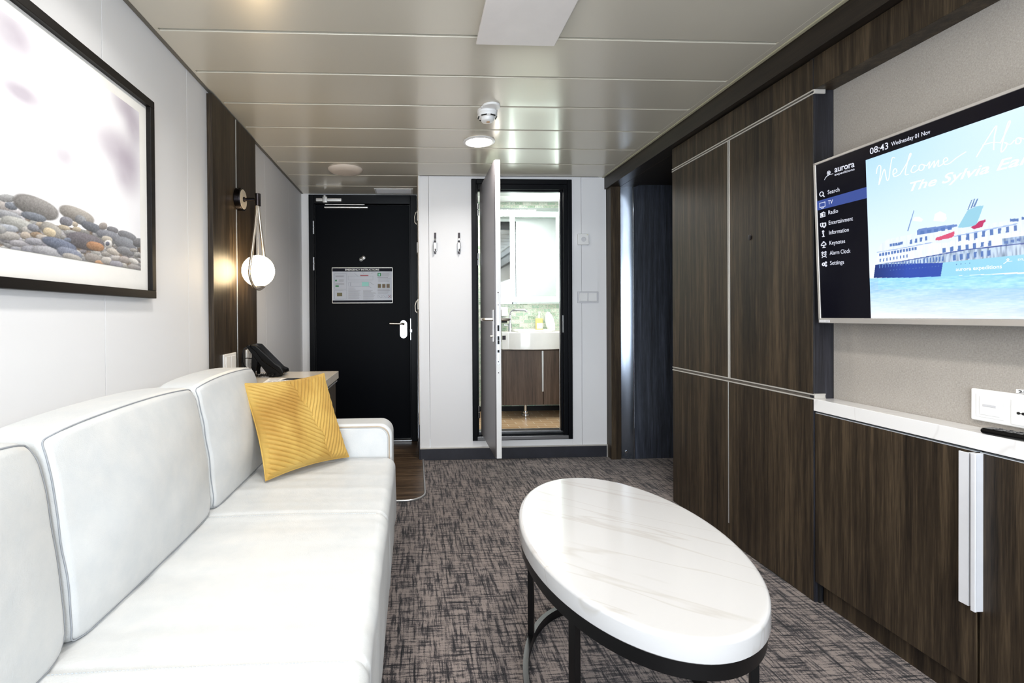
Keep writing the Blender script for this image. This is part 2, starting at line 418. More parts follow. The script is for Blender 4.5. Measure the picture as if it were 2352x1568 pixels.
ROCKS = [(1.1565,1.3359,0.0238,0.004,0.0012,0.0099,150,150,152),(1.1436,1.3137,0.0198,-0.0017,0.0052,0.0127,160,152,148),(1.1692,1.3211,0.0192,0.0001,0.003,0.0093,105,112,125),(1.2458,1.3345,0.0755,-0.0068,0.0126,0.026,122,118,116),(1.3901,1.3451,0.0728,-0.0053,0.0115,0.0213,150,143,136),(1.2356,1.3096,0.0415,0.0004,0.0034,0.0108,95,102,115),(1.158,1.2975,0.0426,-0.0007,0.0035,0.011,140,142,148),(1.1906,1.2824,0.0538,-0.0041,0.0062,0.0159,165,165,160),(1.2551,1.2944,0.0151,0.0008,0.0016,0.0069,170,155,135),(1.2913,1.2873,0.0362,-0.008,0.0117,0.0179,150,145,138),(1.2858,1.2804,0.0227,-0.0023,0.0057,0.0121,205,185,150),(1.3461,1.3196,0.0252,0.0001,0.0051,0.014,112,112,122),(1.3804,1.3188,0.0122,0.0008,0.002,0.0077,190,175,155),(1.4025,1.3348,0.0222,-0.0044,0.0098,0.0132,125,128,135),(1.3863,1.3061,0.0185,0.001,0.002,0.0077,175,160,135),(1.3386,1.3017,0.0226,-0.0003,0.0027,0.0074,180,165,140),(1.3648,1.2918,0.0286,0.0013,0.0022,0.0086,150,150,150),(1.4548,1.3227,0.0525,-0.0045,0.008,0.0139,85,90,102),(1.5009,1.3356,0.0204,0.0037,0.0002,0.0116,150,140,135),(1.5459,1.3319,0.0305,0.0003,0.0047,0.0112,105,105,112),(1.623,1.3254,0.0532,-0.004,0.01,0.0156,110,112,120),(1.5264,1.312,0.0607,-0.0002,0.0067,0.0159,115,118,130),(1.614,1.299,0.061,-0.0056,0.014,0.0219,120,124,135),(1.6851,1.3146,0.0331,0.005,0.0003,0.0157,110,110,115),(1.5186,1.2991,0.0275,-0.0003,0.0046,0.0109,190,180,165),(1.524,1.2858,0.021,0.0031,0.0002,0.013,225,222,220),(1.5203,1.2864,0.0106,0.0016,0.0001,0.0066,80,85,105),(1.424,1.2777,0.0841,-0.0013,0.0092,0.0249,85,80,88),(1.4642,1.2703,0.0415,-0.0008,0.0053,0.0139,165,110,70),(1.3496,1.2706,0.0148,0.0023,0.0001,0.0073,90,100,120),(1.1576,1.2674,0.0325,0.002,0.0018,0.0099,150,155,165),(1.2135,1.2736,0.0176,0.0006,0.002,0.0086,170,165,160),(1.2327,1.2827,0.019,-0.0005,0.0033,0.0097,120,122,132),(1.1616,1.2513,0.0329,0.0025,0.0015,0.0108,165,160,155),(1.2086,1.2599,0.0163,0.0004,0.0022,0.0095,175,160,145),(1.2447,1.2667,0.0225,0.0013,0.0015,0.0078,130,105,80),(1.2622,1.2629,0.0228,-0.0,0.0025,0.0089,175,165,155),(1.1855,1.238,0.0251,0.0019,0.001,0.0083,155,152,158),(1.237,1.2494,0.0323,0.0014,0.0019,0.0097,140,140,150),(1.3015,1.2592,0.0468,-0.0002,0.0033,0.0113,125,125,135),(1.3236,1.2544,0.0645,-0.0058,0.0068,0.0155,85,95,120),(1.2246,1.2269,0.0314,-0.0001,0.0027,0.0114,135,135,145),(1.2797,1.2284,0.0555,-0.004,0.0054,0.015,155,155,162),(1.1785,1.2226,0.0157,0.0021,0.0001,0.0072,130,130,140),(1.3579,1.2364,0.0497,-0.005,0.0067,0.0148,110,118,140),(1.3667,1.2271,0.0388,-0.0026,0.0037,0.0096,165,160,155),(1.4533,1.2352,0.0377,-0.0008,0.0045,0.0137,140,132,128),(1.4809,1.2248,0.0213,-0.0001,0.002,0.007,190,140,100),(1.5138,1.2353,0.026,0.0001,0.0034,0.0119,190,185,180),(1.5141,1.254,0.0262,0.001,0.002,0.0083,150,145,140),(1.5485,1.2655,0.0336,-0.0031,0.0055,0.0097,195,185,175),(1.5639,1.2482,0.0284,0.0033,0.0002,0.0085,185,180,178),(1.6046,1.2481,0.0315,0.0003,0.0035,0.0114,165,155,152),(1.6565,1.2489,0.0309,-0.0048,0.0068,0.0089,225,220,215),(1.5635,1.2289,0.036,-0.0001,0.0033,0.0111,140,140,155),(1.6136,1.2765,0.0506,-0.0013,0.0063,0.0141,120,122,130),(1.6606,1.2289,0.0408,-0.0001,0.0033,0.0105,150,145,145),(1.6572,1.2849,0.0223,0.0007,0.0021,0.0066,160,155,150)]
GROUND = [(1.1377,1.3279),(1.1759,1.3316),(1.2025,1.314),(1.3025,1.3152),(1.3303,1.3165),(1.4549,1.3249),(1.5653,1.3232),(1.6946,1.3239)]
BLUR = [(1.209,1.5952,0.0699,0.0286),(1.1763,1.7182,0.0851,0.0556),(1.5774,1.5935,0.1236,0.0628),(1.6297,1.534,0.0819,0.0779),(1.6667,1.6901,0.0604,0.0797),(1.3398,1.4911,0.0461,0.0318),(1.612,1.7457,0.068,0.0514)]
POLY = {'hull_dark': [(1.4749,1.1735),(1.4677,1.2146),(1.4599,1.2147),(1.2716,1.1993),(1.2785,1.1622),(1.3623,1.1653)],'hull_light': [(1.2785,1.1622),(1.2716,1.1993),(1.2076,1.1998),(1.0916,1.2034),(1.0927,1.1551),(1.1937,1.1598)],'deck1': [(1.4599,1.2147),(1.4634,1.2023),(1.2716,1.198),(1.0916,1.2022),(1.0911,1.2235),(1.2134,1.2277),(1.3884,1.2162)],'deck2': [(1.4692,1.2163),(1.4549,1.2501),(1.3431,1.2576),(1.2918,1.2555),(1.2441,1.256),(1.0903,1.2526),(1.091,1.2257),(1.2134,1.229),(1.3884,1.2168)],'deck3': [(1.4617,1.2525),(1.4484,1.2757),(1.4268,1.287),(1.3056,1.2947),(1.2429,1.2964),(1.225,1.2856),(1.0894,1.2905),(1.0904,1.2503),(1.2441,1.2535),(1.3432,1.2563)],'line1': [(1.4692,1.2169),(1.3884,1.2168),(1.2134,1.229),(1.091,1.2257),(1.0911,1.2222),(1.2134,1.226),(1.3885,1.214)],'line2': [(1.4616,1.2531),(1.3871,1.2555),(1.2967,1.2602),(1.2967,1.2581),(1.3872,1.2533),(1.4617,1.2516)],'line3': [(1.2414,1.2683),(1.1036,1.2764),(1.1036,1.2737),(1.2415,1.2653)],'boat1': [(1.2891,1.263),(1.2877,1.2706),(1.2718,1.2733),(1.2411,1.2804),(1.2414,1.2683),(1.2485,1.2643),(1.2769,1.2624)],'boat1w': [(1.2892,1.2624),(1.2485,1.2631),(1.2439,1.2611),(1.2535,1.2524),(1.2869,1.2548)],'boat2': [(1.2031,1.2842),(1.1901,1.2891),(1.1815,1.2972),(1.169,1.2976),(1.1681,1.2922),(1.1733,1.2896),(1.1757,1.2804),(1.1947,1.2778)],'funnel': [(1.2329,1.2883),(1.2083,1.3296),(1.1867,1.3358),(1.1722,1.3338),(1.1845,1.3002),(1.1924,1.2822)],'pipe1': [(1.2088,1.3297),(1.199,1.354),(1.1968,1.354),(1.2061,1.3303)],'pipe2': [(1.2018,1.3318),(1.1925,1.3561),(1.19,1.3558),(1.1974,1.3346)],'pipe3': [(1.1963,1.3348),(1.1857,1.355),(1.1832,1.3542),(1.1909,1.3356)],'bridge': [(1.3378,1.299),(1.3311,1.3033),(1.2428,1.299),(1.2337,1.2973),(1.2339,1.2923),(1.2884,1.2865),(1.3382,1.2855)],'mast': [(1.366,1.3025),(1.3452,1.3591),(1.3431,1.3581),(1.3619,1.3018)],'dome1': [(1.3488,1.3297),(1.3445,1.3384),(1.33,1.3382),(1.3199,1.3281),(1.3253,1.3224)],'dome2': [(1.2924,1.3187),(1.2881,1.3363),(1.2746,1.3413),(1.2606,1.3306),(1.2586,1.3173),(1.2659,1.311)],'openr': [(1.1346,1.2438),(1.0905,1.247),(1.091,1.2257),(1.135,1.2276)]}
WINS = [[(1.2716,1.2393),(1.2635,1.2395),(1.2639,1.2261),(1.272,1.2258)],[(1.2525,1.2398),(1.2446,1.24),(1.245,1.2268),(1.2529,1.2266)],[(1.2339,1.2403),(1.2262,1.2405),(1.2266,1.2276),(1.2342,1.2273)],[(1.2158,1.2409),(1.2083,1.2411),(1.2087,1.2283),(1.2161,1.228)],[(1.1982,1.2414),(1.1909,1.2416),(1.1913,1.2289),(1.1985,1.2287)],[(1.181,1.2419),(1.174,1.242),(1.1743,1.2296),(1.1814,1.2293)],[(1.1644,1.2423),(1.1575,1.2425),(1.1578,1.2302),(1.1647,1.23)],[(1.4525,1.2304),(1.4488,1.2309),(1.4491,1.2216),(1.4528,1.221)],[(1.4416,1.2309),(1.438,1.2314),(1.4383,1.2221),(1.4419,1.2215)],[(1.4309,1.2313),(1.4273,1.2318),(1.4276,1.2226),(1.4312,1.2221)],[(1.4203,1.2318),(1.4168,1.2323),(1.4171,1.2231),(1.4207,1.2226)],[(1.4099,1.2322),(1.4064,1.2327),(1.4067,1.2236),(1.4102,1.2231)],[(1.3996,1.2326),(1.3962,1.2331),(1.3965,1.2241),(1.4,1.2236)],[(1.3895,1.233),(1.3861,1.2335),(1.3864,1.2246),(1.3898,1.2241)],[(1.3795,1.2335),(1.3762,1.2339),(1.3764,1.225),(1.3798,1.2245)],[(1.3697,1.2339),(1.3663,1.2344),(1.3666,1.2255),(1.37,1.225)],[(1.3587,1.2757),(1.3522,1.276),(1.3526,1.2636),(1.3591,1.2634)],[(1.3443,1.2767),(1.3379,1.2769),(1.3383,1.2647),(1.3447,1.2644)],[(1.3302,1.2776),(1.3239,1.2778),(1.3243,1.2658),(1.3305,1.2655)],[(1.3163,1.2785),(1.3102,1.2787),(1.3106,1.2668),(1.3167,1.2665)],[(1.4199,1.273),(1.4122,1.2727),(1.4125,1.2642),(1.4201,1.2644)],[(1.4114,1.2732),(1.4038,1.2729),(1.4041,1.2644),(1.4117,1.2646)],[(1.403,1.2734),(1.3955,1.2731),(1.3958,1.2646),(1.4033,1.2649)],[(1.3947,1.2735),(1.3873,1.2733),(1.3876,1.2649),(1.395,1.2651)],[(1.3865,1.2737),(1.3792,1.2735),(1.3795,1.2651),(1.3868,1.2653)],[(1.4553,1.2133),(1.4521,1.2142),(1.4525,1.2024),(1.4557,1.2016)],[(1.4457,1.2134),(1.4426,1.2142),(1.443,1.2026),(1.4461,1.2017)],[(1.4363,1.2135),(1.4332,1.2143),(1.4336,1.2027),(1.4367,1.2019)],[(1.4269,1.2135),(1.4239,1.2144),(1.4243,1.2029),(1.4273,1.202)],[(1.4177,1.2136),(1.4148,1.2144),(1.4152,1.203),(1.4181,1.2021)],[(1.4087,1.2137),(1.4057,1.2145),(1.4061,1.2031),(1.409,1.2023)],[(1.3997,1.2138),(1.3968,1.2146),(1.3971,1.2033),(1.4,1.2024)],[(1.3908,1.2138),(1.3879,1.2146),(1.3883,1.2034),(1.3912,1.2026)],[(1.382,1.2139),(1.3792,1.2147),(1.3796,1.2035),(1.3824,1.2027)],[(1.3734,1.214),(1.3706,1.2148),(1.3709,1.2037),(1.3737,1.2028)],[(1.3648,1.214),(1.362,1.2148),(1.3624,1.2038),(1.3652,1.203)],[(1.3563,1.2141),(1.3536,1.2149),(1.354,1.2039),(1.3567,1.2031)],[(1.348,1.2142),(1.3453,1.215),(1.3456,1.204),(1.3483,1.2032)],[(1.3397,1.2142),(1.3371,1.215),(1.3374,1.2042),(1.3401,1.2034)],[(1.3316,1.2143),(1.3289,1.2151),(1.3293,1.2043),(1.3319,1.2035)],[(1.3235,1.2144),(1.3209,1.2151),(1.3212,1.2044),(1.3238,1.2036)],[(1.3221,1.2169),(1.318,1.2177),(1.3184,1.2044),(1.3225,1.2035)],[(1.3138,1.2168),(1.3097,1.2177),(1.3101,1.2044),(1.3142,1.2035)],[(1.3055,1.2167),(1.3015,1.2176),(1.3019,1.2043),(1.3059,1.2035)],[(1.2974,1.2166),(1.2934,1.2175),(1.2938,1.2043),(1.2978,1.2035)],[(1.2893,1.2166),(1.2854,1.2174),(1.2858,1.2043),(1.2897,1.2035)],[(1.2814,1.2165),(1.2775,1.2173),(1.2778,1.2043),(1.2818,1.2034)],[(1.2735,1.2164),(1.2696,1.2172),(1.27,1.2043),(1.2739,1.2034)],[(1.2464,1.2169),(1.239,1.2175),(1.2394,1.2024),(1.2468,1.2017)],[(1.2297,1.2174),(1.2225,1.218),(1.2229,1.203),(1.2301,1.2023)],[(1.2134,1.2178),(1.2064,1.2184),(1.2069,1.2036),(1.2139,1.203)],[(1.1976,1.2182),(1.1908,1.2188),(1.1912,1.2042),(1.198,1.2036)],[(1.1821,1.2187),(1.1755,1.2192),(1.1759,1.2048),(1.1825,1.2042)],[(1.167,1.2191),(1.1605,1.2196),(1.1609,1.2054),(1.1674,1.2047)],[(1.2323,1.2668),(1.2247,1.2671),(1.2251,1.2521),(1.2328,1.2518)],[(1.2135,1.2676),(1.2061,1.2679),(1.2065,1.2531),(1.2139,1.2528)],[(1.1952,1.2684),(1.188,1.2687),(1.1884,1.2541),(1.1956,1.2538)],[(1.1775,1.2692),(1.1704,1.2694),(1.1708,1.2551),(1.1778,1.2548)],[(1.1602,1.27),(1.1533,1.2702),(1.1537,1.256),(1.1605,1.2558)],[(1.1434,1.2707),(1.1367,1.2709),(1.1371,1.257),(1.1437,1.2567)],[(1.127,1.2714),(1.1205,1.2716),(1.1209,1.2579),(1.1274,1.2576)],[(1.1111,1.2721),(1.1048,1.2723),(1.1051,1.2587),(1.1114,1.2585)],[(1.454,1.2483),(1.4472,1.2483),(1.4476,1.239),(1.4544,1.2389)],[(1.4444,1.2487),(1.4377,1.2487),(1.438,1.2395),(1.4447,1.2393)],[(1.4349,1.2491),(1.4283,1.2491),(1.4286,1.2399),(1.4352,1.2398)],[(1.4255,1.2495),(1.419,1.2495),(1.4193,1.2404),(1.4258,1.2403)],[(1.4162,1.2499),(1.4098,1.2499),(1.4101,1.2408),(1.4165,1.2407)],[(1.4071,1.2502),(1.4007,1.2503),(1.401,1.2412),(1.4074,1.2411)],[(1.398,1.2506),(1.3917,1.2507),(1.392,1.2417),(1.3983,1.2416)],[(1.3891,1.251),(1.3828,1.2511),(1.3831,1.2421),(1.3894,1.242)],[(1.3802,1.2514),(1.3741,1.2514),(1.3744,1.2425),(1.3805,1.2424)],[(1.3715,1.2517),(1.3654,1.2518),(1.3657,1.243),(1.3718,1.2429)],[(1.3629,1.2521),(1.3569,1.2522),(1.3572,1.2434),(1.3632,1.2433)],[(1.3544,1.2525),(1.3484,1.2525),(1.3487,1.2438),(1.3546,1.2437)],[(1.3459,1.2528),(1.3401,1.2529),(1.3404,1.2442),(1.3462,1.2441)],[(1.3287,1.2969),(1.3171,1.2958),(1.3174,1.2862),(1.329,1.2872)],[(1.31,1.2966),(1.2987,1.2956),(1.299,1.2861),(1.3103,1.2871)],[(1.2918,1.2964),(1.2808,1.2954),(1.2811,1.286),(1.2921,1.287)],[(1.2741,1.2962),(1.2634,1.2952),(1.2637,1.2859),(1.2744,1.2869)],[(1.2569,1.296),(1.2464,1.295),(1.2467,1.2858),(1.2571,1.2868)],[(1.2081,1.2616),(1.2054,1.2624),(1.2058,1.2501),(1.2084,1.2493)],[(1.1951,1.2619),(1.1925,1.2627),(1.1929,1.2506),(1.1954,1.2498)],[(1.1181,1.2895),(1.1015,1.2869),(1.1016,1.2801),(1.1183,1.2826)],[(1.0959,1.2896),(1.0799,1.287),(1.08,1.2804),(1.0961,1.2829)],[(1.4211,1.1936),(1.4187,1.1936),(1.4188,1.1913),(1.4212,1.1913)],[(1.4111,1.1935),(1.4088,1.1935),(1.4088,1.1912),(1.4112,1.1912)],[(1.4012,1.1934),(1.3989,1.1934),(1.399,1.1911),(1.4013,1.1911)],[(1.3915,1.1932),(1.3892,1.1933),(1.3893,1.191),(1.3916,1.191)],[(1.3819,1.1931),(1.3796,1.1931),(1.3797,1.1909),(1.3819,1.1909)],[(1.3724,1.193),(1.3702,1.193),(1.3702,1.1908),(1.3725,1.1908)],[(1.363,1.1929),(1.3608,1.1929),(1.3609,1.1907),(1.3631,1.1907)],[(1.3538,1.1928),(1.3516,1.1928),(1.3517,1.1906),(1.3539,1.1906)],[(1.3447,1.1927),(1.3425,1.1927),(1.3426,1.1905),(1.3447,1.1905)],[(1.3357,1.1926),(1.3336,1.1926),(1.3336,1.1904),(1.3357,1.1904)],[(1.3268,1.1925),(1.3247,1.1925),(1.3248,1.1903),(1.3268,1.1903)],[(1.318,1.1924),(1.3159,1.1924),(1.316,1.1903),(1.318,1.1902)],[(1.3093,1.1923),(1.3073,1.1923),(1.3074,1.1902),(1.3094,1.1902)],[(1.3007,1.1922),(1.2987,1.1922),(1.2988,1.1901),(1.3008,1.1901)],[(1.2923,1.1921),(1.2903,1.1921),(1.2904,1.19),(1.2924,1.19)],[(1.2839,1.192),(1.282,1.192),(1.282,1.1899),(1.284,1.1899)],[(1.239,1.1926),(1.237,1.1926),(1.237,1.1903),(1.2391,1.1903)],[(1.2285,1.1925),(1.2264,1.1925),(1.2265,1.1902),(1.2285,1.1902)],[(1.2181,1.1924),(1.2161,1.1924),(1.2161,1.1901),(1.2181,1.1901)],[(1.2078,1.1922),(1.2059,1.1923),(1.2059,1.19),(1.2079,1.19)],[(1.1309,1.2375),(1.1233,1.237),(1.1234,1.2301),(1.1311,1.2305)],[(1.1182,1.2386),(1.1107,1.2381),(1.1109,1.2313),(1.1183,1.2317)],[(1.1057,1.2397),(1.0984,1.2392),(1.0986,1.2324),(1.1059,1.2329)],[(1.0935,1.2407),(1.0863,1.2403),(1.0865,1.2336),(1.0937,1.234)]]
SCRIPT = [[(1.4539,1.4965),(1.4507,1.5121),(1.445,1.5191),(1.4387,1.5136),(1.4417,1.4888),(1.447,1.4599),(1.4376,1.4825),(1.4278,1.5027),(1.4234,1.4785),(1.4201,1.4659),(1.4147,1.471),(1.4096,1.4997),(1.4024,1.5286),(1.3944,1.526)],[(1.4026,1.4786),(1.3897,1.4838),(1.3944,1.4952),(1.4013,1.4872),(1.3977,1.4712),(1.3801,1.4736)],[(1.3801,1.4736),(1.3545,1.5074),(1.3469,1.5218),(1.3517,1.521),(1.3654,1.4718),(1.3559,1.4666)],[(1.334,1.4841),(1.341,1.4863),(1.3485,1.4741),(1.3416,1.4672),(1.3274,1.4726)],[(1.3179,1.4839),(1.3249,1.4813),(1.3252,1.4696),(1.3161,1.4678),(1.3113,1.4772),(1.3179,1.4839),(1.3047,1.4752)],[(1.3047,1.4752),(1.2964,1.4842),(1.2996,1.4666),(1.2846,1.4828),(1.2865,1.465),(1.2739,1.4817),(1.2753,1.4648),(1.2616,1.4688)],[(1.2615,1.471),(1.2511,1.4745),(1.2549,1.4825),(1.2613,1.4777),(1.2596,1.4659),(1.2472,1.4643),(1.2288,1.474),(1.207,1.4822)],[(1.1841,1.4609),(1.1677,1.4859),(1.1401,1.5236),(1.1443,1.4983),(1.1469,1.4662)],[(1.1695,1.4865),(1.1498,1.4859),(1.1327,1.4798)],[(1.1327,1.4778),(1.1185,1.5051),(1.1114,1.5217),(1.1154,1.522),(1.1257,1.4875),(1.1316,1.4569),(1.123,1.4622),(1.1193,1.473),(1.1243,1.4768),(1.1128,1.4687),(1.1044,1.4758)],[(1.0962,1.4788),(1.1011,1.4766),(1.1014,1.4667),(1.095,1.4645),(1.0916,1.4712),(1.0962,1.4788),(1.085,1.4708)]]
XL, XF, ZC = -.93, 1.464, 2.10          # left wall, wardrobe front plane, ceiling height
YB, YD, YR = 3.585, 4.15, -1.5          # white partition, entrance door wall, rear wall

# ================================================================== SETTING
b = B()
b.box(XL-.05, 2.15, YR, YB, -.06, 0)
struct('floor', b, 'carpet', 'dark grey woven carpet with a crosshatched pattern', smooth=False)
# wooden hall floor with rounded corner, set in the carpet
pl = [(XL, YD+.05), (XL, 2.79), (-.10, 2.79)]
for k in range(9):
    a = math.radians(-90+90*k/8); pl.append((-.055+.115*math.cos(a), 2.905+.115*math.sin(a)))
pl += [(.062, YB), (.040, YB), (.040, YD+.05)]
b = B(); b.prism(pl, .006, (0, 0, 0), (1, 0, 0), (0, 1, 0), (0, 0, 1))
struct('floor', b, 'wood_floor', 'brown wood plank floor of the entrance hall', smooth=False)
b = B(); edge = [(p[0], p[1], .006) for p in pl[1:-2]]
b.tube(edge, .006, 8)
struct('trim_1', b, 'alu', 'curved metal edging strip between plank floor and carpet')
# left wall, in panels with fine joints
def panels(name, axis, const, thick, cuts, z0, z1, mat='wall', label=None, gap=.0018, holes=None):
    b = B()
    for a, c in zip(cuts, cuts[1:]):
        if axis == 'x': b.box(const, const+thick, a+gap/2, c-gap/2, z0, z1, .0008, 1)
        else: b.box(a+gap/2, c-gap/2, const, const+thick, z0, z1, .0008, 1)
    o = struct(name, b, mat, label)
    g = B()
    if axis == 'x': g.box(const+thick*.25, const+thick*.9, cuts[0], cuts[-1], z0+.001, z1-.001)
    else: g.box(cuts[0], cuts[-1], const+thick*.25, const+thick*.9, z0+.001, z1-.001)
    mesh('panel_joint', g, 'wall_joint', o, smooth=False); return o
panels('wall_left', 'x', XL-.04, .04, [YR, -.27, .33, .93, 1.52, 2.07, 2.6, 3.13, 3.72, YD+.04], 0, ZC-.001, label='white wall panels behind the sofa')
# far white partition with the bathroom doorway
b = B()
for x0, x1, z0, z1 in [(.044, .114, .085, ZC), (.116, .43, .085, ZC), (1.18, 1.253, .085, ZC), (1.255, 1.443, .085, ZC), (.43, .62, 2.067, ZC), (.622, 1.18, 2.067, ZC), (.43, 1.18, .085, .137)]:
    b.box(x0, x1, YB, YB+.05, z0, z1, .0006, 1)
b.box(.040, .052, YB-.004, YB+.02, .085, ZC-.002, .002)
struct('wall_far', b, 'wall', 'white partition wall around the bathroom doorway')
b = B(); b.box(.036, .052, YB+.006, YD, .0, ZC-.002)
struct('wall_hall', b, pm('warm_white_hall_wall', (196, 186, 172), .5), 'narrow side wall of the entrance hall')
b = B(); b.box(.040, 1.443, YB-.012, YB+.04, 0, .083, .002); b.box(.032, .0395, YB-.002, YD-.1, .0, .26, .002)
o = struct('baseboard_far', b, 'skirt', 'charcoal skirting under the white partition')
b = B(); b.box(.040, 1.443, YB-.014, YB+.002, .0835, .091, .001); b.box(1.436, 1.4425, YB-.015, YB-.011, 0, .084)
mesh('edge_strip', b, 'alu_white', o, label='pale strip along the top of the skirting')
b = B(); b.box(XL, -.866, YD-.02, YD+.04, 0, ZC-.002, .001)
b.box(-.866, .036, YD-.005, YD+.04, 2.078, ZC-.002)
b.box(-.93, .3, YD+.045, YD+.085, 0, ZC)
struct('wall_entrance', b, 'wall', 'strip of white wall beside the black entrance door')
# right side: niche back wall, passage walls
b = B(); b.box(1.54, 1.60, YR, 1.7145, 0, 1.995)
struct('wall_right', b, 'fabric', 'grey fabric covered wall of the television niche')
# ceiling boards with channels between them
GY = [YR]+[1.791+.2985*k for k in range(-10, 9)]+[YD+.04]
b = B(); g = B()
for k, (a, c) in enumerate(zip(GY, GY[1:])):
    x1 = 1.392 if c < YB+.1 else .036
    b.box(-.914, x1, a+.007, c-.007, ZC-.012, ZC, .0025, 2)
b.box(-.914, -.90, YR, YD, ZC-.0115, ZC-.001); b.box(1.386, 1.412, YR, YB, ZC-.0125, ZC-.001, .002)
b.box(.036, 1.41, 3.591, YB-.0, ZC-.012, ZC)
ceil = struct('ceiling', b, 'ceil', 'glossy beige metal ceiling boards')
g.box(-.95, 2.15, YR, YD+.05, ZC-.004, ZC+.03)
mesh('channel', g, 'ceil_groove', ceil, smooth=False, label='pale channels between ceiling boards')
b = B(); b.box(1.412, 1.4295, YR, YB, ZC-.016, ZC-.002, .003)
struct('trim_2', b, 'ceil_edge', 'pale metal edge strip where the ceiling meets the dark beam')
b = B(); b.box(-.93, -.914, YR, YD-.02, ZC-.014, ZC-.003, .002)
struct('trim_3', b, pm('ceiling_edge_dark_strip', (96, 92, 84), .5), 'thin beige strip along the left ceiling edge')  # edge trim in its own dark grey-beige
# dark beam above wardrobe and passage
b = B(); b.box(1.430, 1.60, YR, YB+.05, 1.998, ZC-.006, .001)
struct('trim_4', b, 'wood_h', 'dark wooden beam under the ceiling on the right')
# passage to the next room
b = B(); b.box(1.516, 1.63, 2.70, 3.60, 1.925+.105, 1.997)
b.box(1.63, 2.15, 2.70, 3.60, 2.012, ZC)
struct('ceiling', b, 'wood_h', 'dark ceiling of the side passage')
b = B(); b.box(1.4435, 1.516, 3.50, 3.64, 0, 1.9975, .001)
struct('trim_5', b, 'wood', 'dark wooden door jamb at the end of the passage opening')
b = B(); b.box(1.612, 2.15, 3.505, 3.60, 0, 2.0295)
struct('wall_passage', b, 'wood_slate', 'dark wood panelled wall inside the side passage', smooth=False)
b = B(); b.box(2.10, 2.15, 2.70, 3.505, 0, 2.011)
struct('wall_side', b, 'wood_blue', 'end wall of the side passage')
b = B(); arc = [(1.517, 3.60)]+[(1.517+.094*k/14, 3.530-.034*k/14-.003*math.sin(math.pi*k/14)) for k in range(15)]+[(1.611, 3.60)]
b.prism(arc, 2.011, (0, 0, .001), (1, 0, 0), (0, 1, 0), (0, 0, 1))
o = struct('door_3', b, pm('polished_steel_strip', (128, 136, 148), .18, metal=1), 'edge of a sliding door faced with polished steel')
b = B(); b.box(1.6045, 1.611, 3.490, 3.499, .001, 2.012, .001)
mesh('edge_strip', b, 'steel', o)
b = B(); b.cyl((1.556, 3.506, .05), (1.556, 3.518, .05), .011, bev=.002)
mesh('screw', b, 'steel', o)
# rear wall with window (behind the camera)
b = B()
for x0, x1, z0, z1 in [(-.97, -.85, 0, ZC), (1.15, 2.15, 0, ZC), (-.85, 1.15, 2.0, ZC), (-.85, 1.15, 0, .3)]:
    b.box(x0, x1, YR-.05, YR, z0, z1)
struct('wall_rear', b, 'wall')
b = B()
for x0, x1, z0, z1 in [(-.85, -.80, .3, 2.0), (1.10, 1.15, .3, 2.0), (.125, .175, .35, 1.95), (-.8, 1.1, .3, .35), (-.8, 1.1, 1.95, 2.0)]:
    b.box(x0, x1, YR-.045, YR-.005, z0, z1, .003)
struct('window_1', b, 'alu', 'balcony window frame')

# ================================================================== ENTRANCE DOOR
d = thing('door_1', (-.42, YD, 0), 'closed black entrance door with a chrome lever handle', None, None, 'structure')
b = B()
b.box(-.865, -.822, YD-.05, YD, .006, 2.075, .003); b.box(-.022, .030, YD-.05, YD, .006, 2.075, .003)
b.box(-.822, -.022, YD-.05, YD, 2.0, 2.075, .003)
b.box(-.826, -.812, YD-.03, YD, .006, 2.005, .002); b.box(-.033, -.018, YD-.03, YD, .006, 2.005, .002)
mesh('door_frame', b, 'doorframe', d)
b = B(); b.box(-.815, -.031, YD-.022, YD-.002, .028, 1.995, .004)
mesh('door_leaf', b, 'door', d)
b = B(); b.box(-.83, -.02, YD-.055, YD-.005, .0065, .022, .003)
mesh('threshold', b, 'steel_dull', d)
for z in (1.80, 1.50, .45):
    b = B(); b.cyl((-.824, YD-.056, z-.055), (-.824, YD-.056, z-.003), .0075, bev=.001); b.cyl((-.824, YD-.056, z+.003), (-.824, YD-.056, z+.055), .0075, bev=.001)
    b.box(-.830, -.818, YD-.052, YD-.048, z-.05, z+.05)
    mesh('hinge', b, 'steel_dull', d)
b = B(); b.box(-.80, -.59, YD-.075, YD-.04, 2.012, 2.040, .004); b.box(-.745, -.705, YD-.085, YD-.04, 2.0, 2.052, .006)
b.cyl((-.727, YD-.07, 2.044), (-.727, YD-.07, 2.062), .014, bev=.003)
cl = mesh('door_closer', b, 'alu', d, label='silver door closer')
b = B(); b.box(-.727, -.40, YD-.072, YD-.062, 1.984, 1.992, .002); b.box(-.735, -.375, YD-.06, YD-.022, 1.962, 1.974, .003)
mesh('closer_arm', b, 'alu', cl)
b = B(); prof = [(-.031+.0, 0)]
pts = []
for k in range(25):
    a = math.pi*k/24; pts.append((.030*math.cos(a), .968+.0+.030*math.sin(a)+.0))
pl2 = [(-.086+.031*math.cos(math.pi*k/16), .995+.031*math.sin(math.pi*k/16)) for k in range(17)]+[(-.086-.031*math.cos(math.pi*k/16), .905-.031*math.sin(math.pi*k/16)) for k in range(17)]
b.prism(pl2, -.012, (0, YD-.022, 0), (1, 0, 0), (0, 0, 1), (0, 1, 0), .002)
b.cyl((-.086, YD-.033, .995), (-.086, YD-.045, .995), .026, bev=.003)
b.box(-.10, -.072, YD-.043, YD-.033, .895, .912, .003)
lp = mesh('lock_plate', b, 'steel', d, label='chrome lock plate with thumb turn')
b = B(); b.tube([(-.086, YD-.04, .997), (-.086, YD-.075, .997), (-.092, YD-.082, .997), (-.115, YD-.084, .997), (-.20, YD-.084, .999)], [.009, .009, .0095, .010, .0085], 14)
mesh('door_handle', b, 'nickel', lp)
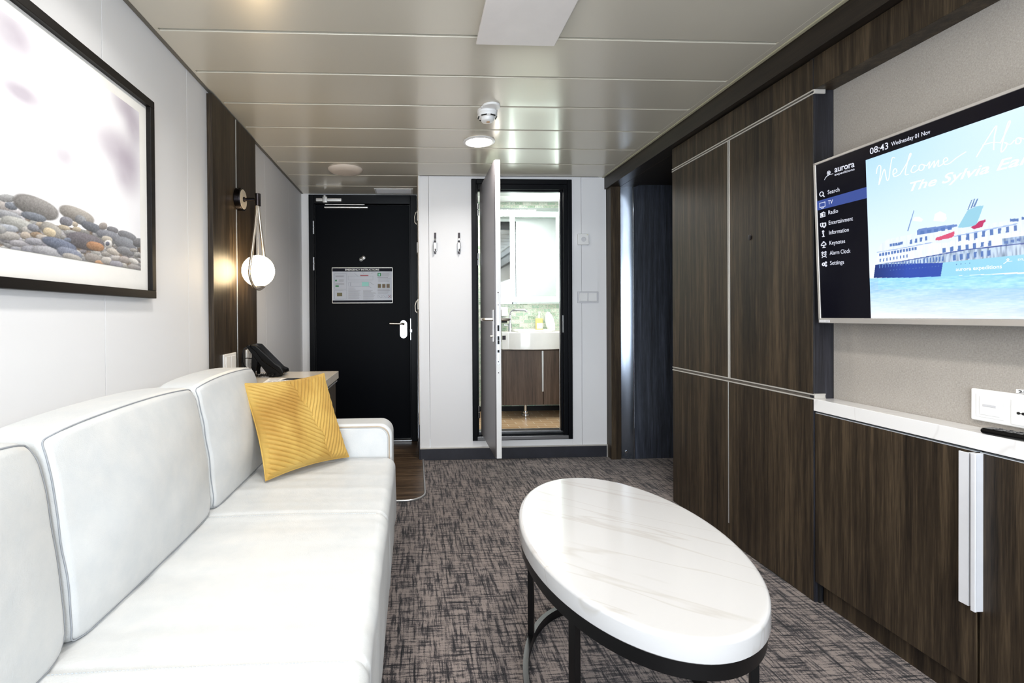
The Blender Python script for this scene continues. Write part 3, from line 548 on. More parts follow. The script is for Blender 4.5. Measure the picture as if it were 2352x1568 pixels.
b = B(); b.cyl((-.086, YD-.0455, .995), (-.086, YD-.047, .995), .011)
mesh('keyhole', b, 'blackmatte', lp)
b = B(); b.box(-.030, -.022, YD-.058, YD-.05, .86, 1.04, .001); b.box(-.033, -.012, YD-.064, YD-.05, .922, .952, .003)
mesh('strike_plate', b, 'steel_dull', d)
b = B(); b.lathe([(.0, .008), (.006, .009), (.016, .006), (.018, 0), (0, 0)], (-.418, YD-.022, 1.553), (0, -1, 0))
b.lathe([(.010, 0), (.016, .003), (.017, .006), (.012, .008), (.009, .005), (0, .003)], (-.436, YD-.022, 1.538), (0, -1, 0))
mesh('peephole', b, 'steel', d, label='chrome door viewer with its swing cover')

# emergency poster
po = thing('safety_poster', (-.428, YD-.022, 1.32), 'white framed emergency instructions poster on the black entrance door', 'poster')
y = YD-.0235
b = B(); b.box(-.679, -.177, y, y+.0015, 1.172, 1.47)
mesh('sheet', b, 'posterpaper', po, smooth=False)
b = B(); b.box(-.679, -.177, y-.0005, y, 1.438, 1.466); b.box(-.679, -.177, y-.0005, y, 1.178, 1.196)
bands = mesh('heading_band', b, 'navy', po, smooth=False, label='navy bands at top and bottom of the poster')
b = B(); cloud_to(b, text_bm('EMERGENCY INSTRUCTIONS', (-.572, y-.0008, 1.446), (1, 0, 0), (0, 0, 1), .285, .014, .02))
mesh('heading', b, 'paper', po, smooth=False)
def PX(x, yy): return (-.679+(x-135)/1690*.502, 1.47-(yy-440)/1010*.298)
def prect(b, x0, y0, x1, y1, dz=.0007):
    a, c = PX(x0, y0), PX(x1, y1); b.box(a[0], c[0], y-dz, y, c[1], a[1])
b = B(); random.seed(3)
def lines(x0, x1, y0, y1, st, th):
    yy = y0
    while yy < y1:
        prect(b, x0, yy, x1-random.uniform(0, .25)*(x1-x0), yy+th); yy += st
lines(225, 490, 665, 720, 28, 14); lines(320, 480, 775, 835, 26, 10); lines(220, 470, 885, 910, 22, 12)
lines(580, 800, 1015, 1060, 30, 9); lines(580, 950, 1085, 1340, 22, 7); lines(1000, 1270, 1085, 1130, 22, 8); lines(1000, 1370, 1150, 1340, 27, 8)
lines(1520, 1790, 590, 690, 22, 7); lines(1405, 1710, 712, 730, 30, 14); lines(1420, 1790, 745, 860, 20, 6); lines(1405, 1790, 1045, 1100, 38, 14); lines(1410, 1760, 1120, 1190, 20, 6)
lines(200, 520, 1335, 1342, 20, 5); lines(225, 500, 1092, 1100, 20, 4)
mesh('small_print', b, 'greytext', po, smooth=False)['kind'] = 'stuff'
b = B()
for (x0, y0, x1, y1) in [(195, 610, 535, 1050), (195, 1075, 535, 1330), (580, 680, 1280, 790), (650, 845, 1160, 975), (1410, 1215, 1520, 1305), (1545, 1215, 1650, 1305), (1680, 1215, 1790, 1305), (590, 860, 640, 970)]:
    for q in [(x0, y0, x1, y0+3), (x0, y1-3, x1, y1), (x0, y0, x0+3, y1), (x1-3, y0, x1, y1)]: prect(b, *q)
for x0, y0, x1, y1 in [(760, 600, 860, 690), (980, 570, 1020, 610), (1180, 850, 1300, 930), (1160, 975, 1230, 1010), (1430, 1240, 1510, 1300), (1570, 1235, 1640, 1290), (1230, 600, 1360, 580)]:
    a, c = PX(x0, y0), PX(x1, y1); b.tube([(a[0], y-.0003, a[1]), (c[0], y-.0003, c[1])], .0007, 4)
mesh('plan_drawing', b, pm('poster_line', (84, 92, 110), .6), po, smooth=False)['kind'] = 'stuff'
for q in [(215, 780, 265, 825), (222, 940, 318, 985), (1408, 590, 1505, 685)]:
    b = B(); prect(b, *q); es_ = mesh('exit_symbol', b, 'green', po, smooth=False)
b = B(); prect(b, 1432, 612, 1478, 668, .001); mesh('symbol_figure', b, 'teal', es_, smooth=False)
b = B(); prect(b, 965, 850, 1160, 968, .0006)
mesh('muster_area', b, 'teal', po, smooth=False)
b = B(); prect(b, 920, 650, 1150, 675); mesh('red_bar', b, 'red', po, smooth=False)
b = B()
for s in (-1, 1):
    a, c = PX(1700, 1260-40*s), PX(1785, 1260+40*s); b.tube([(a[0], y-.0006, a[1]), (c[0], y-.0006, c[1])], .0012, 4)
mesh('red_cross', b, 'red', po, smooth=False)
for x in (1412, 1535, 1655):
    b = B(); prect(b, x, 905, x+95, 1020, .0004); pp = mesh('picture_panel', b, 'olive', po, smooth=False)
    q = PX(x+48, 965); b = B(); b.sphere((q[0], y-.0005, q[1]), .008, 16, (1, .06, 1.7)); mesh('lifejacket_picture', b, 'brownp', pp, smooth=False)
b = B(); prect(b, 265, 1150, 410, 1250, .0006); mesh('meeting_place_picture', b, 'olive', po, smooth=False)
b = B(); b.box(-.682, -.174, y-.001, y, 1.4665, 1.4715); b.box(-.682, -.174, y-.001, y, 1.171, 1.176); b.box(-.682, -.678, y-.001, y, 1.171, 1.471); b.box(-.178, -.174, y-.001, y, 1.171, 1.471)
mesh('clear_holder', b, 'alu_white', po, smooth=False)

# ================================================================== BATHROOM DOOR
d = thing('door_2', (.486, 3.60, .13), 'open grey bathroom door with a chrome lock edge in a black frame', None, None, 'structure')
b = B()
for x0, x1, z0, z1, yy0 in [(.43, .466, .137, 2.067, 3.570), (1.147, 1.18, .137, 2.067, 3.570), (.466, 1.147, 2.03, 2.067, 3.570)]:
    b.box(x0, x1, yy0, 3.645, z0, z1, .004)
b.box(.462, .4795, 3.585, 3.645, .15, 2.034, .003); b.box(1.118, 1.150, 3.585, 3.645, .15, 2.034, .003); b.box(.4795, 1.118, 3.585, 3.645, 1.995, 2.034, .003)
b.box(1.104, 1.122, 3.615, 3.645, .19, 2.0, .002); b.box(.4795, 1.104, 3.615, 3.645, 1.985, 2.0, .002)
b.box(.43, 1.18, 3.576, 3.645, .137, .139); b.box(.466, 1.147, 3.60, 3.645, .15, .178, .003)
mesh('door_frame', b, 'doorframe', d)
b = B(); b.box(.462, 1.155, 3.574, 3.62, .1395, .165, .002); b.box(.47, 1.13, 3.625, 3.70, .178, .1935, .002)
mesh('threshold', b, 'steel_dull', d, label='brushed steel door sill')
LY0, LY1, LX0, LX1, LZ0, LZ1 = 2.925, 3.565, .490, .5275, .195, 2.0
b = B(); b.box(LX0, LX0+.004, LY0+.002, LY1, LZ0+.001, LZ1-.001, .001)
b.box(LX0+.0045, LX0+.007, LY0+.004, LY1-.002, LZ0+.004, LZ1-.004)
leaf = mesh('door_leaf', b, 'leafgrey', d, label='grey inner face of the open bathroom door')
b = B(); b.box(LX0+.007, LX1, LY0, LY1, LZ0, LZ1, .0015)
mesh('leaf_core', b, 'plastic', leaf, label='pale edge and outer face of the bathroom door')
b = B(); b.prism([(LX0+.020+.0095*math.cos(a), (1.135 if math.sin(a) > 0 else .772)+.0095*math.sin(a)) for a in [2*math.pi*k/24 for k in range(24)]], -.003, (0, LY0, 0), (1, 0, 0), (0, 0, 1), (0, 1, 0), .0008)
fp = mesh('lock_plate', b, 'steel_dull', leaf)
b = B()
for z, h in ((.985, .018), (.925, .012), (.90, .012), (.845, .008)): b.box(LX0+.014, LX0+.026, LY0-.0045, LY0-.0028, z-h, z+h, .001)
for z in (1.20, .715, 1.125, .782): b.cyl((LX0+.020, LY0-.0045, z), (LX0+.020, LY0+.001, z), .0032, seg=12)
mesh('latch_slot', b, 'blackmatte', fp)
b = B(); b.box(LX0-.008, LX0, 2.945, 2.985, .90, 1.098, .003)
bp = mesh('handle_plate', b, 'steel', leaf)
b = B(); b.tube([(LX0-.004, 2.965, 1.037), (LX0-.050, 2.965, 1.037), (LX0-.060, 2.972, 1.037), (LX0-.062, 2.99, 1.037), (LX0-.060, 3.10, 1.037)], [.009, .009, .0098, .0098, .0085], 14)
b.tube([(LX0-.004, 2.965, .934), (LX0-.022, 2.965, .934)], .006, 12)
mesh('door_handle', b, 'nickel', bp)
b = B(); b.box(LX1, LX1+.007, 2.945, 2.985, .90, 1.098, .003)
b.tube([(LX1, 2.965, 1.037), (LX1+.048, 2.965, 1.037), (LX1+.058, 2.975, 1.037), (LX1+.060, 3.08, 1.037)], [.009, .009, .0095, .0085], 14)
mesh('door_handle', b, 'nickel', leaf)
for z in (1.84, 1.475, .35):
    b = B(); b.cyl((.477, 3.572, z-.045), (.477, 3.572, z-.002), .0075, bev=.001); b.cyl((.477, 3.572, z+.002), (.477, 3.572, z+.045), .0075, bev=.001)
    b.cyl((.4975, 3.575, z-.045), (.4975, 3.575, z-.002), .0075, bev=.001); b.cyl((.4975, 3.575, z+.002), (.4975, 3.575, z+.045), .0075, bev=.001)
    mesh('hinge', b, 'steel', d)
b = B(); b.box(1.1155, 1.119, 3.60, 3.63, .93, 1.06, .001); mesh('strike_plate', b, 'alu', d)

# ================================================================== BATHROOM
b = B(); b.box(.30, 1.75, 3.66, 4.50, .10, .182)
struct('floor', b, 'floortile', 'tan oak-look tiled bathroom floor', smooth=False)
b = B(); b.box(.30, 1.75, 4.45, 4.50, .182, ZC)
struct('wall_bath', b, 'tile', 'bathroom wall of green and white glass mosaic tiles', smooth=False)
b = B(); b.box(.26, .30, 3.64, 4.50, .182, ZC); b.box(1.75, 1.79, 3.64, 4.50, .182, ZC); b.box(.1, 1.75, 3.64, 3.655, 2.07, ZC); b.box(1.1045, 1.75, 3.646, 3.655, .18, 2.07); b.box(.3, .46, 3.646, 3.655, .18, 2.07)
struct('wall_bath_side', b, 'wall')
b = B(); b.box(.26, 1.79, 3.64, 4.50, ZC+.0, ZC+.03)
struct('ceiling', b, 'plastic', 'white bathroom ceiling')
b = B(); b.box(.30, 1.75, 4.435, 4.45, .182, .225, .002)
struct('baseboard_bath', b, 'blackmatte', 'black skirting under the bathroom wall')
# mirror
m = thing('bathroom_mirror', (1.1, 4.44, 1.6), 'large backlit bathroom mirror above the white basin', 'mirror')
b = B(); b.box(.79, 1.50, 4.425, 4.449, 1.165, 2.045, .002); mesh('mirror_panel', b, 'mirror', m)
b = B()
x0, x1, z0, z1, t = .885, 1.357, 1.185, 2.008, .045
b.box(x0, x1, 4.4235, 4.425, z0, z0+t); b.box(x0, x1, 4.4235, 4.425, z1-t, z1); b.box(x0, x0+t, 4.4235, 4.425, z0+t, z1-t); b.box(x1-t, x1, 4.4235, 4.425, z0+t, z1-t)
mesh('light_strip', b, 'led', m, smooth=False, label='glowing rectangular light strip')
# vanity
v = thing('vanity_cabinet', (1.0, 4.25, .29), 'brown wall-hung vanity cabinet under the white basin', 'cabinet')
b = B(); b.box(.745, 1.46, 4.125, 4.449, .295, .77, .002); mesh('body', b, 'wood_vanity', v)
b = B(); b.box(.758, 1.0985, 4.105, 4.124, .297, .76, .002); dr = mesh('door', b, 'wood_vanity', v)
b = B(); b.box(1.086, 1.102, 4.094, 4.105, .41, .758, .002); mesh('handle', b, 'alu', dr)
b = B(); b.box(1.103, 1.45, 4.105, 4.124, .297, .76, .002); mesh('door', b, 'wood_vanity', v)
# basin: bowed front
def basin_poly(dy=0, dx=0):
    p = [(.748+dx, 4.449-dy), (.748+dx, 4.10+dy), (.80, 4.10+dy)]
    for k in range(17):
        t = k/16; p.append((.81+.43*t+0, 4.098-.055*math.sin(math.pi*t)**.7+dy))
    p += [(1.25, 4.10+dy), (1.46-dx, 4.10+dy), (1.46-dx, 4.449-dy)]
    return p
w = thing('wash_basin', (1.0, 4.25, .77), 'white bow-fronted wash basin on the brown vanity', 'basin')
b = B(); b.prism(basin_poly(), .145, (0, 0, .771), (1, 0, 0), (0, 1, 0), (0, 0, 1), .006)
mesh('basin_body', b, 'ceramic', w)
b = B(); rim = [(.898, 4.42), (.898, 4.12)]
for k in range(13): t = k/12; rim.append((.905+.270*t, 4.115-.048*math.sin(math.pi*t)**.7))
rim += [(1.182, 4.12), (1.182, 4.42)]
b.tube([(x, yy, .925) for x, yy in rim], .013, 12, True)
mesh('rim', b, 'ceramic', w)
b = B(); b.box(.7485, .7475+.03, 4.094, 4.101, .855, .89, .001); mesh('socket_plate', b, 'pewter', w)
f = thing('basin_tap', (.855, 4.33, .92), 'chrome basin tap with a curved high spout', 'tap')
b = B(); b.tube([(.862, 4.33, .916), (.862, 4.33, 1.06), (.868, 4.32, 1.09), (.885, 4.30, 1.105), (.93, 4.25, 1.106), (.97, 4.21, 1.103), (.985, 4.195, 1.09)], .010, 14)
b.cyl((.862, 4.33, .9165), (.862, 4.33, .99), .018, bev=.003)
mesh('spout', b, 'steel', f)
b = B(); b.cyl((.845, 4.33, .972), (.80, 4.31, .975), .009, bev=.002); mesh('lever', b, 'steel', f)
s = thing('soap_bottle', (1.14, 4.38, .92), 'yellow liquid soap bottle on the basin edge', 'bottle')
b = B(); b.box(1.105, 1.172, 4.36, 4.40, .917, 1.035, .012, 4); mesh('bottle_body', b, 'soap', s)
b = B(); b.cyl((1.139, 4.38, 1.035), (1.139, 4.38, 1.062), .012); b.cyl((1.139, 4.38, 1.062), (1.139, 4.38, 1.085), .007); b.box(1.130, 1.148, 4.35, 4.39, 1.083, 1.093, .003); mesh('pump', b, 'plastic', s)
b = B(); b.box(1.112, 1.165, 4.3585, 4.3598, .94, .99); mesh('bottle_label', b, 'paper', s)
s = thing('folded_towel', (1.235, 4.33, .92), 'white folded cloth standing upright at the right of the basin', 'towel')
b = B(); b.lathe([(0, .0), (.03, .002), (.040, .05), (.040, .10), (.030, .145), (.014, .172), (0, .18)], (1.245, 4.34, .9165), (-.22, 0, 1)); mesh('cloth', b, 'mat', s)
s = thing('tissue_dispenser', (.83, 4.40, 1.05), 'white tissue box mounted beside the tap', 'dispenser')
b = B(); b.box(.775, .853, 4.38, 4.449, 1.052, 1.135, .006); mesh('box', b, 'plastic', s)
b = B(); b.box(.78, .848, 4.385, 4.449, .995, 1.03, .004); mesh('black_bracket', b, 'black', s)
s = thing('floor_drain', (.967, 4.2, .182), 'round chrome floor drain post under the vanity', 'drain')
b = B(); b.cyl((.967, 4.2, .183), (.967, 4.2, .205), .038, bev=.004); b.cyl((.967, 4.2, .205), (.967, 4.2, .225), .026, bev=.003); b.cyl((.967, 4.2, .225), (.967, 4.2, .294), .012); mesh('drain_cover', b, 'steel', s)
o = thing('bathroom_speaker', (.93, 3.95, 2.1), 'round white ceiling disc inside the bathroom', 'speaker')
b = B(); b.lathe([(0, -.012), (.07, -.012), (.085, -.006), (.088, 0)], (.86, 3.95, 2.099)); mesh('cover', b, 'plastic', o)
# ================================================================== WARDROBE
w = thing('wardrobe', (1.75, 2.2, 0), 'tall dark wood wardrobe with thin aluminium strips, beside the television niche', 'wardrobe')
b = B(); b.box(1.476, 2.09, 1.735, 2.688, 0, 1.996, .001)
mesh('body', b, 'wood', w)
b = B(); b.box(1.465, 1.5395, 1.7152, 1.7345, 0, 1.995, .001)
mesh('side_panel', b, 'wood_blue', w, label='side panel facing the television niche')
b = B(); b.box(XF, 1.478, 1.719, 2.690, 1.881, 1.992, .0008)
mesh('top_panel', b, 'wood', w)
def wdoor(y0, y1, z0, z1):
    b = B(); b.box(XF, 1.478, y0, y1, z0, z1, .001); return mesh('door', b, 'wood', w)
d1 = wdoor(2.204, 2.690, .767, 1.862); d2 = wdoor(1.7192, 2.1875, .767, 1.862)
d3 = wdoor(2.202, 2.690, .003, .7445); d4 = wdoor(1.7192, 2.199, .003, .7445)
def strip(y0, y1, z0, z1, par=w, vert=False):
    b = B(); x = XF-.0015
    if 0: pass
    if vert:
        b.box(x, x+.004, y0, y0+.005, z0, z1, .0005); b.box(x, x+.004, y1-.005, y1, z0, z1, .0005)
    else:
        b.box(x, x+.004, y0, y1, z0, z0+.005, .0005); b.box(x, x+.004, y0, y1, z1-.005, z1, .0005)
    return b
b = strip(1.7145, 2.692, 1.863, 1.880); b.box(1.464, 1.505, 1.7095, 1.7155, 1.863, 1.880, .0008); ts = mesh('trim_strip', b, 'alu_white', w); g_ = B(); g_.box(XF+.0012, 1.477, 1.719, 2.689, 1.8635, 1.8795); mesh('groove', g_, 'groove', ts)
b = strip(1.7145, 2.692, .7455, .766); b.box(1.464, 1.504, 1.7095, 1.7155, .750, .768, .0008); b.box(1.464, 1.504, 1.708, 1.7105, .750, .753); b.box(1.464, 1.504, 1.708, 1.7105, .765, .768); ts = mesh('trim_strip', b, 'alu_white', w); g_ = B(); g_.box(XF+.0012, 1.477, 1.719, 2.689, .746, .7655); mesh('groove', g_, 'groove', ts)
b = strip(2.188, 2.203, .766, 1.863, vert=True); ts = mesh('trim_strip', b, 'alu_white', w); g_ = B(); g_.box(XF+.0012, 1.477, 2.1885, 2.2025, .767, 1.862); mesh('groove', g_, 'groove', ts)
b = B(); b.box(XF-.001, 1.478, 2.199, 2.2045, .086, .745, .0005); mesh('trim_strip', b, 'alu', w)
b = B(); b.lathe([(0, -.001), (.011, -.001), (.012, .002), (.009, .003), (0, .0022)], (XF, 2.052, 1.394), (-1, 0, 0)); mesh('lock_hole', b, 'pewter', d2)
# niche header above the television
b = B(); b.box(XF, 1.5395, YR, 1.7145, 1.878, 1.994, .001)
struct('trim_6', b, 'wood', 'dark wood header over the television niche')

# ================================================================== SIDEBOARD
s = thing('sideboard', (1.5, .9, 0), 'low dark wood sideboard under the television', 'cabinet')
b = B(); b.box(1.482, 1.5395, -.3, 1.7145, .095, .700, .001); b.box(1.478, 1.484, 1.7060, 1.7145, .0, .700)
mesh('body', b, 'blackmatte', s)
b = B(); b.box(1.492, 1.535, -.3, 1.705, 0, .078, .001); mesh('plinth', b, 'wood', s, label='recessed dark plinth')
for k, (y0, y1) in enumerate([(1.1985, 1.7115), (.69, 1.192), (.182, .684)]):
    b = B(); b.box(1.466, 1.482, y0, y1, .078, .6975, .001); dd = mesh('door', b, 'wood', s)
    b = B(); b.box(1.4665, 1.482, y0+.001, y1-.001, .6975, .6995); mesh('door_edge', b, 'stitch', dd)
    if k < 2:
        b = B()
        if k == 0:
            b.box(1.446, 1.4665, 1.2000, 1.2065, .2935, .6955, .0012); b.box(1.4445, 1.449, 1.2000, 1.2235, .2935, .6955, .0012)
        else:
            b.box(1.444, 1.4665, 1.1835, 1.1925, .2875, .6975, .0012); b.box(1.441, 1.446, 1.1815, 1.1925, .2875, .6975, .0012)
        mesh('handle', b, 'handle', dd)
t = thing('countertop', (1.5, .9, .70), 'white marble shelf top along the television niche', 'countertop')
b = B(); b.box(XF-.002, 1.5395, -.3, 1.7145, .7055, .7495, .0015); mesh('slab', b, 'marble_shelf', t)

# ================================================================== TELEVISION
tv = thing('television', (1.47, 1.18, 1.31), 'large silver-framed television showing a cruise ship and a menu', 'television')
def TX(z): return 1.44+(1.60-z)*.035
YT0, YT1, ZT0, ZT1 = 1.690, .668, 1.0275, 1.6005
UPV = Vector((-.035, 0, 1)).normalized()
def tvslab(b, y0, y1, z0, z1, x0, x1):
    bb = B(); bb.box(x0, x1, y0, y1, z0, z1, .0015)
    for v in bb.bm.verts: v.co.x += (1.60-v.co.z)*.035
    me = bpy.data.meshes.new('t'); bb.bm.to_mesh(me); b.bm.from_mesh(me); bpy.data.meshes.remove(me); bb.bm.free()
b = B(); tvslab(b, YT1+.01, YT0-.01, ZT0+.01, ZT1-.01, 1.446, 1.462); tvslab(b, .85, 1.45, 1.10, 1.45, 1.46, 1.485); mesh('back_shell', b, 'black', tv)
b = B(); tvslab(b, YT0-.0095, YT0, ZT0, ZT1, 1.440, 1.452); tvslab(b, YT1, YT1+.0095, ZT0, ZT1, 1.440, 1.452)
tvslab(b, YT1, YT0, ZT1-.0085, ZT1, 1.440, 1.452); tvslab(b, YT1, YT0, ZT0, ZT0+.0175, 1.440, 1.453); mesh('bezel', b, 'bezel', tv)
b = B(); b.box(1.475, 1.5395, 1.05, 1.30, 1.20, 1.42, .004); mesh('wall_bracket', b, 'black', tv)
b = B(); tvslab(b, YT1+.009, YT0-.009, ZT0+.017, ZT1-.008, 1.4425, 1.447)
scr = mesh('screen', b, 'tvblack', tv, smooth=False, label='dark screen with the menu column')
def TP(y, z, d=0): return (TX(z)+.0022-d, y, z)
# picture
ys = list(np.arange(1.4885, 1.075, -.0012))+list(np.linspace(1.075, YT1+.0100, 60)); zs = list(np.arange(1.0455, 1.5495, .0012))+[1.5495]
im = Img(ys, zs); Y, Z = im.Y, im.Z
tt = np.clip((Z-1.17)/.38, 0, 1)[..., None]
im.a = np.array([240, 249, 255.])*(1-tt)+np.array([182, 220, 252.])*tt
g = np.clip((1.46-Y)/.35, 0, 1)[..., None]*.75*tt; im.a = im.a*(1-g)+np.array([226, 244, 255.])*g
wl = 1.1725-(1.4803-Y)*.0478
m = Z < wl; dpt = np.clip((wl-Z)/.12, 0, 1)
n = vnoise(Y, Z, 60, 420, 3); n2 = vnoise(Y, Z, 9, 60, 5)
sea = np.stack([150+90*dpt, 205+40*dpt, 240+12*dpt], -1)+((n-.5)*70*(1-dpt*.75))[..., None]*np.array([1, .6, .3])+((n2-.5)*22)[..., None]
im.a[m] = sea[m]
rf = m & (Z > wl-.035) & (Y < 1.46); k = (.5+.5*vnoise(Y, Z, 90, 160, 8))[..., None]
im.a[rf] = (im.a*(.80+.2*k)+np.array([60, 140, 190.])*.14)[rf]
COL = {'hull_dark': (38, 66, 150), 'hull_light': (150, 212, 236), 'deck1': (200, 220, 244), 'deck2': (238, 245, 255), 'deck3': (232, 242, 255),
 'line1': (70, 92, 160), 'line2': (150, 176, 222), 'line3': (160, 186, 228), 'boat1': (214, 84, 120), 'boat1w': (225, 235, 250), 'boat2': (190, 50, 104),
 'funnel': (150, 205, 226), 'pipe1': (96, 130, 180), 'pipe2': (96, 130, 180), 'pipe3': (96, 130, 180), 'bridge': (110, 140, 200), 'mast': (130, 160, 205),
 'dome1': (240, 248, 255), 'dome2': (244, 250, 255), 'openr': (170, 196, 230)}
# continue the ship beyond the last measured point
ext = np.polyfit([1.30, 1.0928], [1.0, 1.0], 0)
def far(p):
    q = []
    for (y, z) in p:
        if y < 1.096: y = .69; z = z-.004
        q.append((y, z))
    return q
for k in ('pipe1', 'pipe2', 'pipe3', 'mast', 'dome1', 'dome2', 'funnel', 'deck3', 'bridge', 'deck2', 'deck1', 'line2', 'line3', 'line1', 'hull_dark', 'hull_light', 'openr', 'boat1w', 'boat1', 'boat2'):
    p = far(POLY[k]); mm = im.poly(p, COL[k])
    if k in ('deck1', 'deck2', 'deck3', 'openr'):
        st = vnoise(Y, Z, 260, 40, 11, 2)[..., None]; im.a[mm] = (im.a-(np.clip(.62-st, 0, 1)*(150 if k in ('deck1', 'openr') else 26)))[mm]
    if k == 'hull_dark':
        im.a[mm] = (im.a*(.8+.35*np.clip((1.47-Y)/.1, 0, 1))[..., None])[mm]
for p in WINS:
    im.poly(p, (88, 122, 184))
for x in np.arange(1.08, .70, -.03):
    for z, h in ((1.236, .011), (1.262, .011), (1.209, .012)): im.poly([(x, z), (x-.012, z), (x-.012, z+h), (x, z+h)], (100, 134, 190))
im.a = np.clip(im.a, 0, 255)
raster_mesh('picture', np.array(ys), np.array(zs), im.a, lambda y, z: TP(y, z, .0003), 'tvpicture', scr)['label'] = 'bright cruise ship picture on the screen'
R_ = (0, -1, 0)
def tvtext(body, y0, z0, y1, h, mat='tvtext', bold=.0, shear=0, name='menu_text', dz=0, par=scr):
    b = B(); cloud_to(b, text_bm(body, TP(y0, z0, .0008), (0, -1, dz), UPV, y0-y1, h, bold, shear)); return mesh(name, b, mat, par, smooth=False)
tvtext('08:43', 1.4730, 1.5625, 1.4135, .0205, bold=.004, name='clock_text', dz=-.03)
tvtext('Wednesday 01 Nov', 1.4040, 1.5648, 1.2930, .0125, bold=.004, name='date_text', dz=-.03)
tvtext('aurora', 1.6032, 1.5440, 1.5280, .0215, bold=.012, name='logo_text', dz=-.04)
tvtext('expeditions', 1.6038, 1.5325, 1.5280, .0082, bold=.004, name='logo_text', dz=-.035)
for t_, z, y1 in [('Search', 1.4770, 1.5867), ('TV', 1.4415, 1.6143), ('Radio', 1.4065, 1.5953), ('Entertainment', 1.3708, 1.5397), ('Information', 1.3368, 1.5565), ('Keynotes', 1.3005, 1.5717), ('Alarm Clock', 1.2657, 1.5529), ('Settings', 1.2307, 1.5788)]:
    tvtext(t_, 1.6336, z, y1, .0145, name='menu_text', dz=-.03)
b = B(); p = [TP(1.6817, 1.4305, .0002), TP(1.4885, 1.4290, .0002), TP(1.4885, 1.4645, .0002), TP(1.6805, 1.4636, .0002)]
bb = bmesh.new(); bb.faces.new([bb.verts.new(q) for q in p]); cloud_to(b, bb); mesh('menu_highlight', b, 'tvbar', scr, smooth=False)
def L(b, pts, r=.0011, closed=False): b.tube([TP(y, z, .0008) for y, z in pts], r, 6, closed)
def circ(cy_, cz, r, n=18): return [(cy_-r*math.cos(2*math.pi*k/n), cz+r*math.sin(2*math.pi*k/n)) for k in range(n)]
def ic(fn):
    b = B(); fn(b); mesh('menu_icon', b, 'tvtext', scr, smooth=False)
ic(lambda b: (L(b, circ(1.6595, 1.4845, .0075), .0012, True), L(b, [(1.654, 1.479), (1.648, 1.472)], .0014)))
ic(lambda b: (L(b, [(1.668, 1.4385), (1.668, 1.4535), (1.646, 1.4535), (1.646, 1.4385)], .0012, True), L(b, [(1.662, 1.4345), (1.652, 1.4345)], .0013)))
ic(lambda b: (L(b, [(1.667, 1.4035), (1.667, 1.4165), (1.648, 1.4165), (1.648, 1.4035)], .0014, True), L(b, [(1.662, 1.4175), (1.652, 1.4205)], .0009), L(b, [(1.660, 1.406), (1.660, 1.414)], .003), L(b, [(1.653, 1.409), (1.651, 1.409)], .0016)))
ic(lambda b: (L(b, [(1.668, 1.382), (1.658, 1.382), (1.658, 1.373), (1.663, 1.368), (1.668, 1.373)], .0012, True), L(b, [(1.659, 1.380), (1.647, 1.380), (1.647, 1.371), (1.653, 1.365), (1.659, 1.371)], .0019, True)))
ic(lambda b: (L(b, circ(1.658, 1.3515, .003), .0013, True), L(b, [(1.6605, 1.345), (1.6575, 1.345), (1.6575, 1.334), (1.662, 1.334), (1.6535, 1.334)], .0015)))
ic(lambda b: (L(b, [(1.668, 1.303), (1.668, 1.306), (1.662, 1.312), (1.653, 1.312), (1.648, 1.306), (1.648, 1.303)], .0013, True), L(b, [(1.657, 1.302), (1.657, 1.296)], .0013), L(b, [(1.663, 1.295), (1.651, 1.295)], .0012), L(b, [(1.660, 1.3155), (1.655, 1.3155)], .0012)))
ic(lambda b: (L(b, circ(1.6576, 1.2705, .008), .0012, True), L(b, [(1.6576, 1.2755), (1.6576, 1.2705), (1.6545, 1.2685)], .0009), L(b, [(1.668, 1.277), (1.663, 1.281)], .0012), L(b, [(1.647, 1.277), (1.652, 1.281)], .0012), L(b, [(1.664, 1.262), (1.667, 1.259)], .0011), L(b, [(1.651, 1.262), (1.648, 1.259)], .0011)))
ic(lambda b: (L(b, circ(1.661, 1.236, .0048, 12), .0018, True), L(b, circ(1.651, 1.241, .0028, 10), .0013, True), L(b, circ(1.651, 1.2305, .0028, 10), .0013, True)))
b = B(); L(b, circ(1.6268, 1.5500, .0065, 16), .0006, True)
for k in range(8):
    a = math.pi*k/4; L(b, [(1.6268-.0045*math.cos(a), 1.55+.0045*math.sin(a)), (1.6268+.0000, 1.55)] if k % 2 == 0 else [(1.6268-.006*math.cos(a), 1.55+.006*math.sin(a)), (1.6268-.003*math.cos(a), 1.55+.003*math.sin(a))], .0007)
L(b, [(1.6455, 1.5300), (1.640, 1.5370), (1.633, 1.5410), (1.624, 1.5425), (1.6089, 1.5418)], [.0005, .0008, .0011, .0011, .0005]); mesh('logo_mark', b, 'tvtext', scr, smooth=False)
b = B()
for st in SCRIPT:
    p = [Vector((y, z, 0)) for y, z in st]; q = []
    for i in range(len(p)-1):
        p0, p1, p2, p3 = p[max(i-1, 0)], p[i], p[i+1], p[min(i+2, len(p)-1)]
        for k in range(6):
            t = k/6; q.append(.5*((2*p1)+(-p0+p2)*t+(2*p0-5*p1+4*p2-p3)*t*t+(-p0+3*p1-3*p2+p3)*t**3))
    q.append(p[-1]); b.tube([TP(v.x, v.y, .0008) for v in q], .0010, 6)
mesh('welcome_script', b, 'tvscript', scr, smooth=False)
tvtext('The Sylvia Earle', 1.3527, 1.4165, 1.0400, .0255, 'tvscript', .012, .35, 'ship_name_text', dz=-.015)
tvtext('aurora expeditions', 1.2400, 1.1735, 1.1372, .0098, 'tvscript', .01, 0, 'hull_text', dz=-.022)
b = B(); L(b, [(1.1335, 1.1815), (1.127, 1.1865), (1.116, 1.1865)], .0007); L(b, circ(1.1245, 1.191, .0022, 10), .0008, True); mesh('hull_logo', b, 'tvscript', scr, smooth=False)
